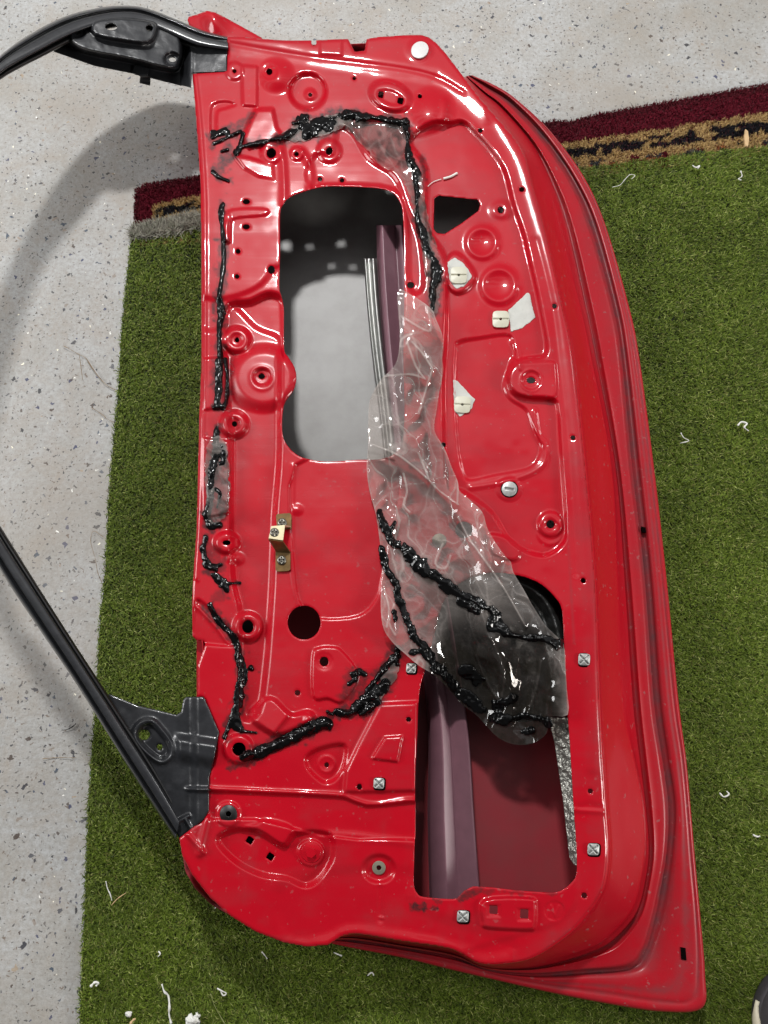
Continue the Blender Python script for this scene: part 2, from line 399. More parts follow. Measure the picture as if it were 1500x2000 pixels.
def blades(N, poly, hmin, hmax, wid, colors, weights, lean, zb, name, m, parent, keepout=None, ko=-70, yfocus=None, flow=None, **kw):
    poly = np.asarray(poly); bx = poly.min(0); ex = poly.max(0)
    bx = np.maximum(bx, [-60, -60]); ex = np.minimum(ex, [1880, 2290])
    w = rng.random((N, 2))*(ex-bx)+bx
    s = sdpoly(w[:, 0], w[:, 1], poly); k = s < 2
    if keepout is not None: k &= sdpoly(w[:, 0], w[:, 1], keepout) > ko
    w = w[k]; n_ = len(w)
    base = P(w[:, 0], w[:, 1], zb)
    cl = vnoise(base[:, 0]*26, base[:, 1]*26, 5); cl2 = vnoise(base[:, 0]*150, base[:, 1]*150, 9)
    ang = rng.random(n_)*2*math.pi
    if flow is not None: ang = flow+rng.normal(0, 1.15, n_)+(cl-.5)*2.2
    ln = hmin+(hmax-hmin)*rng.random(n_)*(.6+.8*cl2)
    le = np.clip(rng.normal(lean, .22, n_), .1, 1.25)
    d = np.stack([np.cos(ang), np.sin(ang), 0*ang], 1); sd = np.stack([-np.sin(ang), np.cos(ang), 0*ang], 1)
    rot = rng.normal(0, .8, n_)[:, None]
    sd = sd*np.cos(rot)+d*np.sin(rot)
    hw = (wid*(.6+.7*rng.random(n_)))[:, None]/2
    zv = np.array([0, 0, 1.])
    mid = base+ln[:, None]*.5*(d*np.sin(le*.55)[:, None]+zv*np.cos(le*.55)[:, None])
    tip = mid+ln[:, None]*.55*(d*np.sin(np.minimum(le*1.5, 1.75))[:, None]+zv*np.cos(np.minimum(le*1.5, 1.75))[:, None])
    V = np.stack([base-sd*hw, base+sd*hw, mid-sd*hw*.9, mid+sd*hw*.9, tip-sd*hw*.25, tip+sd*hw*.25], 1)
    V[..., 2] = np.maximum(V[..., 2], zb+.0003)
    i = np.arange(n_)[:, None]*6
    Fq = np.concatenate([i+np.array([[0, 1, 3, 2]]), i+np.array([[2, 3, 5, 4]])], 0)
    if callable(colors): cc = colors(w, n_)
    else:
        cc = np.array(colors)[rng.choice(len(colors), n_, p=weights)]
        cc = cc*(.85+.55*rng.random(n_))[:, None]*(.86+.36*cl)[:, None]*(.84+.32*fbm(base[:, 0]*5, base[:, 1]*5, 71))[:, None]
    cv = np.repeat(cc, 6, 0)
    return mk(name, V.reshape(-1, 3), Fq, m, parent, smooth=False, col=cv, **kw)
G = [(.067, .102, .011), (.096, .138, .016), (.132, .180, .027), (.028, .043, .006), (.25, .28, .085), (.15, .15, .042)]
blades(1150000, TURF, .005, .0102, .0012, G, [.27, .29, .20, .12, .07, .05], .95, ZT, 'grass_pile', M_blade, turf, keepout=DOORFOOT, flow=.15, kind='stuff')
# grey frayed end of the mat beside the rug corner
FRAY = [(258, 470), (262, 452), (285, 446), (320, 440), (360, 432), (405, 424), (405, 446), (330, 460), (280, 470)]
blades(9000, FRAY, .008, .02, .0013, [(.20, .19, .15), (.28, .27, .22), (.12, .11, .09), (.16, .17, .12)], [.4, .25, .2, .15], .95, .005, 'frayed_edge', M_blade, turf, flow=math.pi*.6, kind='stuff')

# ------------------------------------------------------------------ patterned rug under the mat
RUG = [(266, 372), (285, 362), (390, 346), (700, 300), (1065, 240), (1085, 236), (1110, 239), (1160, 226), (1300, 201), (1500, 165), (1800, 110), (1800, 700), (300, 700), (262, 470)]
rug = empty('patterned_rug', tuple(P(900, 400, 0)), label='maroon rug with gold and black border showing past the turf', category='rug')
X, Y = grid(250, 100, 1810, 710, 10)
relief('rug_backing', M_rugb, rug, sdpoly(X, Y, RUG), X, Y, np.full(X.shape, .0045), thick=.004)
top = sm([(266, 372), (390, 346), (700, 300), (1065, 243), (1160, 226), (1300, 201), (1500, 165), (1800, 110)], 4, False)
def rugcol(w, n_):
    d, _ = dseg(w[:, 0], w[:, 1], top, False)
    dl, _ = dseg(w[:, 0], w[:, 1], np.array([(266, 372), (262, 700.)]), False)
    k = np.where(w[:, 0] > 700, .72, 1.0)                      # nearer end of the border looks wider
    d = np.minimum(d/np.where(w[:, 0] > 700, 1+.28*np.clip((w[:, 0]-1060)/440, 0, 1), .86), np.where(w[:, 0] < 420, dl*1.35, 1e9))
    d = d+rng.normal(0, 1.1, n_)+(vnoise(w[:, 0]/9, w[:, 1]/9, 4)-.5)*5
    c = np.tile(np.array([.150, .013, .026]), (n_, 1))
    c[d < 12] = (.11, .014, .022)
    gold = (.50, .35, .155); blk = (.018, .018, .022)
    g = d > 44
    c[g] = gold
    ch = vnoise(w[:, 0]/15, d/7, 12); ch2 = vnoise(w[:, 0]/19+3, d/9, 31); sel = hash2(np.floor(w[:, 0]/34), np.floor(d/18), 3)
    b1 = (d > 54) & (d < 74) & (ch > .35); c[b1] = blk
    b2 = (d > 84) & (ch2 > .47)
    pal = np.array([(.03, .032, .04), (.13, .014, .022), (.10, .10, .10), (.33, .13, .05), (.06, .065, .07)])
    c[b2] = pal[(sel[b2]*4.99).astype(int)]
    return c*(.7+.6*rng.random(n_))[:, None]
RUGV = [(262, 480), (266, 372), (285, 362), (390, 346), (460, 335), (460, 470), (300, 480)]
blades(26000, RUGV, .003, .006, .0016, rugcol, None, .5, .0045, 'rug_corner_pile', M_pile, rug, kind='stuff')
RUGV2 = [(1020, 252), (1065, 241), (1085, 237), (1110, 240), (1160, 226), (1300, 201), (1520, 161), (1790, 112), (1790, 262), (1400, 315), (1128, 350), (1020, 350)]
blades(100000, RUGV2, .003, .006, .0016, rugcol, None, .5, .0045, 'rug_border_pile', M_pile, rug, kind='stuff')

# ================================================================== CAR DOOR
ZP = .135
door = empty('car_door', tuple(P(800, 1000, .02)), label='stripped red car door lying inner side up on the green turf', category='car door')

# ------- right and lower edge: panel edge, wall, flange, hem (rails in photo pixels)
ST_ = [  # R0 panel edge, facet, wall foot, flange, groove, lip, outer
 [(905, 150), (908, 150), (911, 149), (914, 148), (917, 147), (920, 147), (922, 147)],
 [(937, 192), (941, 186), (945, 180), (950, 173), (955, 167), (959, 163), (962, 166)],
 [(968, 228), (975, 219), (982, 210), (992, 203), (1000, 196), (1006, 192), (1010, 196)],
 [(1018, 291), (1032, 287), (1042, 281), (1056, 272), (1064, 262), (1070, 256), (1076, 258)],
 [(1041, 367), (1064, 364), (1082, 360), (1112, 354), (1124, 350), (1134, 346), (1142, 348)],
 [(1064, 450), (1092, 449), (1112, 447), (1150, 443), (1165, 441), (1177, 440), (1184, 444)],
 [(1098, 600), (1132, 600), (1146, 600), (1194, 598), (1207, 597), (1220, 597), (1229, 600)],
 [(1119, 700), (1154, 700), (1166, 700), (1212, 700), (1224, 700), (1240, 700), (1249, 700)],
 [(1143, 917), (1193, 917), (1206, 917), (1231, 917), (1248, 917), (1267, 917), (1278, 917)],
 [(1161, 1130), (1204, 1130), (1225, 1130), (1256, 1130), (1271, 1130), (1290, 1130), (1302, 1130)],
 [(1170, 1367), (1214, 1367), (1243, 1367), (1273, 1367), (1289, 1367), (1313, 1367), (1325, 1367)],
 [(1175, 1480), (1236, 1482), (1254, 1482), (1290, 1482), (1305, 1482), (1330, 1482), (1340, 1480)],
 [(1181, 1577), (1254, 1577), (1264, 1577), (1302, 1577), (1318, 1577), (1339, 1577), (1349, 1577)],
 [(1186, 1657), (1257, 1660), (1271, 1662), (1299, 1666), (1312, 1670), (1346, 1672), (1357, 1670)],
 [(1181, 1718), (1248, 1725), (1263, 1728), (1284, 1748), (1298, 1756), (1356, 1790), (1368, 1790)],
 [(1168, 1752), (1231, 1776), (1248, 1782), (1271, 1806), (1283, 1814), (1358, 1895), (1377, 1900)],
 [(1146, 1785), (1197, 1816), (1214, 1825), (1254, 1858), (1264, 1866), (1345, 1948), (1372, 1968)],
 [(1112, 1822), (1158, 1846), (1176, 1852), (1226, 1886), (1236, 1893), (1288, 1950), (1294, 1976)],
 [(1047, 1867), (1083, 1872), (1098, 1880), (1138, 1894), (1147, 1902), (1180, 1934), (1183, 1960)],
 [(993, 1881), (1014, 1888), (1026, 1893), (1040, 1901), (1046, 1907), (1070, 1921), (1072, 1938)],
 [(936, 1881), (942, 1886), (948, 1889), (953, 1893), (957, 1897), (965, 1902), (967, 1914)],
 [(880, 1853), (882, 1858), (884, 1864), (886, 1869), (887, 1874), (888, 1880), (889, 1896)],
 [(780, 1837), (781, 1841), (782, 1846), (782, 1850), (783, 1854), (783, 1859), (783, 1870)],
 [(700, 1824), (699, 1828), (698, 1832), (697, 1837), (696, 1841), (695, 1845), (694, 1853)],
 [(668, 1828), (664, 1830), (660, 1832), (656, 1835), (652, 1837), (650, 1840), (648, 1843)]]
ZS = [.1335, .086, .058, .061, .050, .056, .049]
rails = []
for r in range(7):
    rails.append([(s[r][0], s[r][1], ZS[r]) for s in ST_])
# pocket lip stays low; tuck the hem under
rails.append([(s[6][0]*.988+9, s[6][1]*.992+8, .036) for s in ST_])
rails.append([(s[5][0]*.98+15, s[5][1]*.985+15, .030) for s in ST_])
# insert softeners: ridge just past the wall foot
def mid(a, b, t, z): return [(p[0]*(1-t)+q[0]*t, p[1]*(1-t)+q[1]*t, z) for p, q in zip(a, b)]
R = [[(x-(2.5 if k < 15 else 2), y-1.5, .1325) for k, (x, y, z) in enumerate(rails[0])], mid(rails[0], rails[1], .05, .131), mid(rails[0], rails[1], .16, .122), rails[1], mid(rails[1], rails[2], .18, .080), mid(rails[1], rails[2], .80, .0595), rails[2], mid(rails[2], rails[3], .12, .0605), mid(rails[2], rails[3], .24, .0655), mid(rails[2], rails[3], .34, .0645), mid(rails[2], rails[3], .80, .0635), mid(rails[2], rails[3], .95, .0615), mid(rails[3], rails[4], .25, .0505), mid(rails[3], rails[4], .9, .0500), mid(rails[4], rails[5], .12, .056), mid(rails[4], rails[5], .5, .0572), mid(rails[4], rails[5], .7, .0566), mid(rails[4], rails[5], .85, .0562), rails[5], mid(rails[5], rails[6], .25, .0546), mid(rails[5], rails[6], .5, .0556), mid(rails[5], rails[6], .85, .0548), rails[6], rails[7], rails[8]]
DR = [0, 0, 0, 0, .05, .25, .75, .5, .1, .15, .3, .6, 1., 1., .5, .25, .7, .45, .35, .75, .4, .3, .4, .4, .4]
loft('edge_flange', M_flange, door, R, 8, 2, attr_rails=DR, label='side wall and hemmed flange along the lower edge')

# ------- inner panel
R0 = sm([s[0] for s in ST_], 6, False)
OUTL = [(444, 72), (475, 72), (510, 76), (560, 79), (600, 79), (680, 76), (684, 84), (693, 101), (712, 99), (716, 76), (740, 72), (800, 68), (822, 68), (838, 73), (852, 84), (868, 101), (884, 122), (900, 143)]
RIGHT = [tuple(p) for p in R0[4:]]
LOW = [(640, 1846), (600, 1849), (555, 1841), (500, 1820), (450, 1789), (410, 1753), (375, 1708), (356, 1672), (350, 1637), (397, 1600), (407, 1583), (408, 1517), (417, 1483), (427, 1430), (412, 1395), (398, 1362), (385, 1360), (386, 1300), (401, 1258), (398, 1253), (383, 1250), (376, 1243), (375, 1173), (378, 1117), (384, 1033), (386, 950), (389, 817), (393, 717), (393, 500), (392, 367), (387, 290), (383, 233), (378, 170), (375, 143), (410, 141), (443, 138)]
PANEL = OUTL+RIGHT+LOW
S_ = 2.5
X, Y = grid(345, 60, 1195, 1895, S_)
F = sdpoly(X, Y, PANEL)
Hm = np.zeros(X.shape)          # relief in millimetres
GR = np.zeros(X.shape); DU = np.zeros(X.shape); MA = np.zeros(X.shape)
def region(pts, h, w=8, n=4, smooth=True):
    w = w*.72
    p = sm(pts, n) if smooth else np.asarray(pts, float)
    i = sub(X, Y, p, w+6); Hm[i] += h*sst(.5-sdpoly(X[i], Y[i], p)/w)
def ell(cx, cy, rx, ry, h, w=8, a=0):
    w = w*.8
    i = sub(X, Y, [(cx-max(rx, ry), cy-max(rx, ry)), (cx+max(rx, ry), cy+max(rx, ry))], w+4)
    Hm[i] += h*sst(.5-sdell(X[i], Y[i], cx, cy, rx, ry, a)/w)
def dome(cx, cy, rx, ry, h, a=0):
    i = sub(X, Y, [(cx-max(rx, ry), cy-max(rx, ry)), (cx+max(rx, ry), cy+max(rx, ry))], 4)
    r = np.clip(1+sdell(X[i], Y[i], cx, cy, rx, ry, a)/min(rx, ry), 0, 1); Hm[i] += h*(1-r*r)**2
def ridge(pts, h, w, n=4):
    p = sm(pts, n, False); i = sub(X, Y, p, w*3)
    d, _ = dseg(X[i], Y[i], p, False); Hm[i] += h*np.exp(-(d/w)**2)
def ring(cx, cy, r, h, w):
    i = sub(X, Y, [(cx-r, cy-r), (cx+r, cy+r)], w*3)
    d = np.abs(np.hypot(X[i]-cx, Y[i]-cy)-r); Hm[i] += h*np.exp(-(d/w)**2)
def soil(pts, a, w=14, smooth=True):
    p = sm(pts, 3) if smooth else np.asarray(pts, float)
    i = sub(X, Y, p, w*2); d = sdpoly(X[i], Y[i], p)+(fbm(X[i]/9, Y[i]/9, 3)-.5)*26
    GR[i] = np.maximum(GR[i], a*sst(.5-d/w))
# top flange steps up beyond a crease
region([(430, 50), (430, 82), (470, 92), (560, 104), (640, 118), (720, 130), (790, 140), (850, 150), (905, 190), (950, 230), (1000, 120), (900, 40)], 4.6, 62, smooth=False)
ridge([(381, 150), (390, 233), (399, 370), (400, 500), (400, 700), (396, 850), (392, 1000), (384, 1130)], 1.6, 4)
ridge([(445, 84), (517, 97), (603, 111), (683, 121), (783, 134), (850, 150), (905, 180)], -1.2, 5)
region([(625, 55), (625, 106), (668, 108), (668, 55)], 1.6, 7, smooth=False)
dome(818, 98, 32, 28, 4)
# outer rim band inside the right edge: the large recess
REC = [(800, 275), (845, 240), (880, 240), (905, 238), (930, 260), (965, 300), (987, 337), (1003, 400), (1022, 455), (1035, 510), (1049, 570), (1060, 625), (1068, 672), (1066, 690), (1058, 697), (1022, 702), (1003, 714), (993, 735), (1000, 765), (1030, 776), (1078, 780), (1090, 800), (1094, 860), (1099, 930), (1105, 1020), (1100, 1060), (1060, 1085), (1000, 1060), (960, 1000), (905, 960), (880, 955), (869, 900), (866, 750), (871, 660), (872, 560), (868, 500), (840, 455), (832, 420), (832, 330)]
region(REC, -8.5, 15)
ridge([(975, 240), (1016, 310), (1038, 380), (1060, 455), (1083, 550), (1100, 640), (1115, 740), (1126, 850), (1137, 1000), (1146, 1130), (1155, 1300), (1158, 1500)], 1.8, 11)
ridge([(1046, 470), (1078, 600), (1092, 720), (1108, 860), (1118, 1000), (1124, 1120)], -1.2, 7)
# bulge at the upper corner of the recess
dome(842, 215, 52, 50, 9); ridge([(800, 262), (835, 255), (866, 232), (868, 200)], 2.2, 8)
# rings, pads and the armrest plateau in the recess
ring(942, 474, 27, 3.2, 7); dome(942, 474, 20, 20, -2)
ring(975, 557, 31, 3.6, 8); dome(975, 557, 22, 22, -2)
region([(872, 510), (888, 494), (908, 506), (929, 540), (912, 566), (888, 572), (872, 548)], 6, 13)
region([(1000, 700), (1020, 708), (1078, 706), (1086, 720), (1087, 768), (1076, 778), (1030, 776), (1004, 762), (992, 735)], 2.5, 9)
ell(1038, 743, 19, 19, -2.2, 5); ring(1037, 743, 19, 1.0, 3)
ARM = [(890, 684), (897, 668), (940, 660), (987, 654), (1002, 664), (1006, 698), (992, 725), (984, 755), (997, 780), (1027, 800), (1040, 833), (1056, 868), (1050, 898), (1027, 916), (967, 928), (920, 938), (906, 926), (894, 868), (888, 750)]
region(ARM, -3.2, 11)
ridge([(1045, 805), (1052, 850), (1066, 872), (1062, 905), (1030, 927), (970, 944), (920, 952)], 2.0, 5)
ridge([(1000, 668), (1012, 690), (1016, 720)], 1.5, 4)
dome(978, 410, 30, 24, 4); ell(978, 410, 10, 10, -1, 5)
ell(1075, 1024, 24, 24, 4.5, 12); ell(1075, 1024, 12, 12, -1.5, 5)
ring(1075, 1038, 24, .9, 4)
region([(955, 1045), (985, 1048), (1010, 1065), (1016, 1085), (1000, 1095), (960, 1080)], 4, 12)
ell(994, 955, 24, 22, 2, 10)
# around the upper left
region([(472, 128), (503, 130), (502, 208), (474, 206)], 3, 7, smooth=False)
ell(458, 139, 17, 17, 3, 9)
dome(541, 148, 40, 40, 9); ell(527, 140, 15, 15, -2.5, 8)
ell(601, 178, 35, 34, -7, 15); dome(606, 185, 15, 15, 4)
region([(412, 260), (412, 215), (420, 202), (440, 198), (460, 204), (440, 212), (424, 220), (422, 260)], -2.5, 6)
def tilt(pts, ax, ay, h, w):
    p = np.asarray(pts, float); c = p.mean(0); i = sub(X, Y, p, w+6)
    Hm[i] += (h+ax*(X[i]-c[0])+ay*(Y[i]-c[1]))*sst(.5-sdpoly(X[i], Y[i], p)/w)
tilt([(500, 214), (533, 213), (541, 250), (556, 270), (520, 284), (482, 288), (475, 270), (487, 240)], -.02, -.050, 4, 9)
tilt([(440, 418), (450, 418), (450, 472), (438, 472)], -.04, -.01, 1, 4)
tilt([(487, 1398), (528, 1363), (567, 1395), (535, 1434)], .05, .06, 2, 7)
tilt([(457, 303), (486, 308), (533, 322), (536, 351), (505, 345), (476, 328)], -.03, -.030, 3, 8)
ridge([(545, 270), (552, 310), (555, 360), (555, 398)], 3, 6)
ell(763, 188, 40, 27, 6, 14, .35); ell(763, 190, 26, 13, -2, 8, .35)
ell(643, 295, 22, 22, 3.5, 12); ell(530, 299, 20, 20, 3, 12); ell(580, 300, 13, 13, 2.5, 7)
ridge([(590, 295), (603, 320), (607, 345), (606, 372)], 3, 6)
region([(660, 250), (690, 262), (720, 310), (770, 345), (792, 400), (820, 470), (826, 560), (800, 560), (795, 430), (770, 370), (640, 362), (608, 368), (600, 330), (620, 300), (650, 300)], -4.5, 18)
region([(690, 245), (780, 245), (792, 300), (760, 330), (725, 300)], -3, 18)
# left border: shelves and pads
region([(440, 415), (515, 408), (518, 420), (450, 430), (448, 470), (440, 470)], 2.2, 5)
region([(440, 432), (452, 430), (450, 472), (438, 470)], 2.5, 5, smooth=False)
region([(393, 585), (425, 585), (470, 575), (510, 555), (546, 520), (552, 600), (554, 700), (545, 660), (500, 640), (455, 600), (430, 640), (395, 640)], -3, 20)
VAL = [(440, 610), (490, 590), (530, 575), (560, 600), (556, 690), (546, 690), (546, 800), (545, 900), (537, 1000), (531, 1150), (520, 1300), (505, 1390), (472, 1395), (468, 1280), (470, 1200), (455, 1120), (452, 960), (452, 850), (440, 760)]
region(VAL, -11, 26)
for (cx, cy) in ((462, 664), (457, 828)):
    ell(cx, cy, 26, 24, 9, 16); ell(cx, cy, 12, 12, -2.5, 6)
ell(515, 738, 64, 58, 9, 36); ell(512, 736, 17, 16, -4, 9); ring(512, 738, 22, 1, 4)
region([(398, 700), (445, 697), (450, 795), (400, 800)], 3, 7, smooth=False)
region([(398, 855), (448, 862), (450, 1000), (396, 1012)], 3, 8, smooth=False)
ell(443, 1060, 24, 20, 7, 14); dome(460, 1090, 22, 16, 5)
region([(382, 1178), (400, 1180), (450, 1230), (462, 1260), (400, 1258), (378, 1250)], -4, 10)
ridge([(386, 1186), (420, 1222), (445, 1256)], 2.5, 4)
ell(484, 1224, 27, 27, 9, 15); ell(484, 1224, 14, 14, -2, 6)
# middle left flat
region([(578, 908), (770, 900), (760, 1050), (745, 1130), (735, 1170), (700, 1203), (625, 1208), (592, 1185), (578, 1130)], -3.2, 7)
ridge([(572, 910), (571, 1000), (571, 1125), (586, 1185)], 1.4, 4)
dome(580, 995, 16, 14, 3)
region([(612, 1360), (611, 1280), (622, 1266), (648, 1264), (668, 1272), (700, 1320), (670, 1370), (640, 1364)], 4.5, 9)
region([(487, 1398), (528, 1363), (567, 1395), (600, 1390), (612, 1402), (585, 1420), (535, 1434)], 8, 17)
dome(606, 1410, 18, 26, 6)
ell(633, 1292, 17, 17, -.8, 6)
# lower left
ridge([(408, 1540), (470, 1543), (600, 1549), (668, 1553), (690, 1562), (715, 1570), (745, 1571), (790, 1563), (812, 1563)], 2.8, 4.5)
region([(408, 1545), (600, 1553), (670, 1558), (715, 1574), (812, 1566), (812, 1640), (700, 1640), (630, 1632), (500, 1600), (408, 1600)], -4, 10, smooth=False)
region([(600, 1478), (625, 1462), (672, 1455), (672, 1490), (656, 1520), (635, 1528), (615, 1515), (600, 1496)], -6.5, 16)
ring(638, 1493, 15, 1.1, 3)
region([(742, 1375), (815, 1372), (815, 1545), (672, 1548), (676, 1505), (700, 1455)], 5, 16, smooth=False)
region([(752, 1440), (786, 1438), (776, 1488), (726, 1482)], 4, 8, smooth=False)
ell(466, 1463, 28, 28, 6, 14)
ridge([(405, 1600), (395, 1640), (390, 1668)], 4, 7); ridge([(365, 1628), (398, 1665)], 3, 5)
ell(446, 1590, 24, 24, 3, 10)
region([(425, 1642), (452, 1622), (500, 1622), (552, 1652), (577, 1628), (642, 1630), (650, 1672), (627, 1712), (598, 1730), (560, 1716), (510, 1708), (460, 1682)], -10, 20)
region([(470, 1618), (500, 1610), (520, 1600), (565, 1612), (570, 1632), (553, 1650), (510, 1625)], 3, 12)
ell(607, 1666, 26, 26, 3, 8)
ridge([(628, 1630), (700, 1634), (805, 1648)], 1.5, 8)
ell(740, 1697, 30, 26, -5, 15)
ridge([(742, 1735), (742, 1770), (743, 1795)], -1.6, 6); dome(745, 1793, 9, 5, 2)
region([(560, 1720), (800, 1700), (810, 1770), (1000, 1840), (950, 1870), (890, 1845), (700, 1810), (640, 1830), (560, 1830)], -2, 40)
region([(946, 1758), (1035, 1754), (1046, 1768), (1044, 1808), (1030, 1816), (952, 1812), (943, 1800)], 5.5, 12)
for cx, cy in ((964, 1777), (1024, 1785)):
    region([(cx-14, cy-10), (cx+14, cy-10), (cx+14, cy+14), (cx-14, cy+14)], -1, 5, smooth=False)
ell(1083, 1779, 20, 19, -.9, 3); ridge([(1070, 1790), (1076, 1768), (1084, 1790), (1092, 1770)], .8, 2.2, 1)
ridge([(1120, 1582), (1150, 1584), (1182, 1586)], 1.6, 5)
region([(1115, 1588), (1190, 1590), (1190, 1780), (1100, 1850), (1000, 1890), (930, 1890), (900, 1865), (1000, 1830), (1090, 1800), (1130, 1740)], -1.5, 22)
# gentle waviness of pressed steel
Hm += (fbm(X/120, Y/120, 2, 2)-.5)*2.4+(fbm(X/38, Y/38, 8, 2)-.5)*.5
# holes
holes = []
def hole(cx, cy, rx, ry=None, a=0): holes.append(('e', cx, cy, rx, ry or rx, a))
for h in [(613, 83, 5, 6), (458, 139, 4), (526, 140, 6, 6.5), (606, 185, 4), (692, 153, 3.5), (820, 188, 4.2), (530, 299, 9, 10, .3), (579, 301, 4.5), (643, 295, 6.5, 8, .4), (625, 350, 4.5), (668, 352, 4.5), (481, 394, 7, 5), (481, 443, 7, 5), (465, 491, 4.8), (463, 540, 4.5), (530, 527, 7, 8), (463, 664, 4.5, 5), (511, 735, 6.5, 5.5), (458, 828, 5, 5.5), (938, 255, 4.5), (1019, 370, 5), (978, 410, 6, 6.8), (802, 557, 7, 6), (1083, 598, 4.6), (1037, 743, 8.5, 6), (1119, 855, 4.6), (1075, 1024, 8), (1139, 1134, 5), (906, 1035, 17, 16), (443, 1060, 8, 5), (484, 1224, 11, 12.5), (594, 1216, 32, 33), (633, 1292, 8.5, 9.5), (581, 1353, 5.5), (467, 1463, 13, 13), (638, 1494, 4.6), (446, 1590, 7), (798, 1405, 5), (702, 1537, 5, 6), (740, 1695, 5), (1141, 1749, 5.5), (1153, 1545, 5), (866, 869, 5)]:
    hole(*h)
polys = []
def sq(cx, cy, r, ry=None, a=0):
    ry = ry or r; c, s = math.cos(a), math.sin(a)
    return [(cx+c*x*r-s*y*ry, cy+s*x*r+c*y*ry) for x, y in ((-1, -1), (1, -1), (1, 1), (-1, 1))]
polys += [sq(744, 185, 5, 6, .25), sq(782, 197, 5.5, 6, .25), sq(488, 1641, 6.5, 6.5, .55), sq(528, 1673, 6.5, 6.5, .6), sq(964, 1777, 8, 8, .05), sq(1024, 1785, 8, 9, .05)]
polys += [[(848, 388), (857, 382), (895, 386), (933, 390), (938, 399), (934, 412), (900, 437), (868, 457), (853, 455), (847, 447)]]
OPEN1 = [(547, 500), (547, 420), (553, 400), (567, 385), (597, 373), (633, 364), (683, 364), (743, 368), (767, 377), (781, 395), (787, 420), (789, 500), (790, 560), (788, 700), (790, 800), (786, 862), (768, 888), (740, 897), (700, 898), (640, 902), (603, 897), (583, 890), (566, 876), (553, 855), (550, 830), (552, 803), (558, 784), (573, 763), (579, 740), (575, 717), (563, 697), (554, 680), (554, 610), (551, 588), (545, 557)]
OPEN2 = [(1013, 1124), (960, 1118), (915, 1130), (885, 1150), (864, 1180), (851, 1230), (840, 1270), (829, 1314), (821, 1340), (817, 1378), (815, 1437), (811, 1517), (810, 1650), (808, 1707), (809, 1733), (816, 1746), (828, 1752), (884, 1756), (898, 1749), (924, 1731), (1000, 1738), (1068, 1743), (1095, 1740), (1118, 1722), (1127, 1699), (1124, 1627), (1119, 1557), (1112, 1437), (1108, 1394), (1105, 1330), (1101, 1250), (1098, 1193), (1087, 1170), (1060, 1143), (1036, 1131)]
polys += [sm(OPEN1, 3), sm(OPEN2, 2)]
FH = np.full(X.shape, 1e3)
for _, cx, cy, rx, ry, a in holes:
    m_ = max(rx, ry); i = sub(X, Y, [(cx-m_, cy-m_), (cx+m_, cy+m_)], 14)
    FH[i] = np.minimum(FH[i], sdell(X[i], Y[i], cx, cy, rx, ry, a))
for p in polys:
    i = sub(X, Y, p, 14); FH[i] = np.minimum(FH[i], sdpoly(X[i], Y[i], p))
Fp = np.maximum(F, -FH)
# rolled edges
def roll(d, r, h):
    t = np.clip(1-d/r, 0, 1); return -h*(1-np.sqrt(1-t*t*.96))
Hm += roll(-F, 6, 3.2)+roll(FH, 3.5, 1.1)
ZG = ZP+Hm/1000
# stains on the paint
BEADS = []
def mkb(st, seed, **k): return st, seed, k
BEADS.append(mkb([[(414, 268, 4), (424, 260, 7), (440, 258, 6), (446, 266, 4)], [(418, 280, 3), (440, 270, 2), (470, 255, 1.5)], [(432, 296, 3), (444, 292, 3)]], 1))
BEADS.append(mkb([[(416, 335, 4), (428, 346, 3), (446, 353, 2)]], 2, rag=.6))
BEADS.append(mkb([[(462, 296, 5), (476, 285, 6), (500, 280, 5), (530, 272, 4), (556, 266, 5), (580, 254, 7), (596, 248, 9)], [(474, 260, 2.5), (470, 285, 3.5)], [(600, 258, 12), (612, 256, 8)], [(576, 240, 5), (590, 235, 8), (600, 226, 3)], [(620, 242, 12), (634, 242, 17), (648, 238, 12)], [(640, 232, 6), (668, 226, 8), (692, 222, 9), (700, 230, 6)], [(700, 232, 6), (722, 228, 6), (745, 233, 6), (770, 238, 6), (790, 238, 7)]], 3, hgt=.005))
BEADS.append(mkb([[(790, 236, 5), (796, 262, 5), (796, 285, 6), (800, 310, 6), (812, 332, 7), (813, 360, 5), (815, 395, 5), (816, 430, 4.5), (822, 450, 7), (832, 478, 8), (845, 505, 9), (853, 530, 8), (858, 545, 4)], [(856, 540, 3), (862, 530, 2)], [(848, 540, 6), (845, 575, 5), (846, 600, 7)]], 4, hgt=.005))
BEADS.append(mkb([[(436, 398, 3), (432, 412, 4), (433, 440, 3), (436, 475, 3), (437, 510, 4), (432, 550, 3.5), (428, 580, 4), (430, 605, 8), (432, 618, 6), (428, 650, 3.5), (430, 690, 4), (432, 706, 5)]], 5, rag=.6))
BEADS.append(mkb([[(428, 706, 6), (427, 750, 6), (424, 795, 7)], [(440, 702, 3), (444, 730, 2), (443, 780, 3), (434, 796, 5)]], 6, rag=.7))
BEADS.append(mkb([[(424, 834, 4), (421, 852, 4), (424, 870, 7), (420, 895, 6), (415, 920, 5), (411, 950, 5), (408, 985, 6), (404, 1012, 6), (412, 1028, 6), (428, 1026, 4)], [(432, 872, 5), (438, 900, 4), (430, 905, 3)], [(420, 955, 2), (430, 965, 2.5), (424, 990, 2)]], 7))
BEADS.append(mkb([[(402, 1050, 5), (398, 1070, 5), (402, 1092, 6), (410, 1108, 6), (432, 1102, 3)], [(414, 1122, 4), (426, 1132, 7), (438, 1142, 7), (444, 1154, 5)], [(444, 1140, 2), (468, 1138, 2)], [(410, 1108, 4), (422, 1112, 3)]], 8))
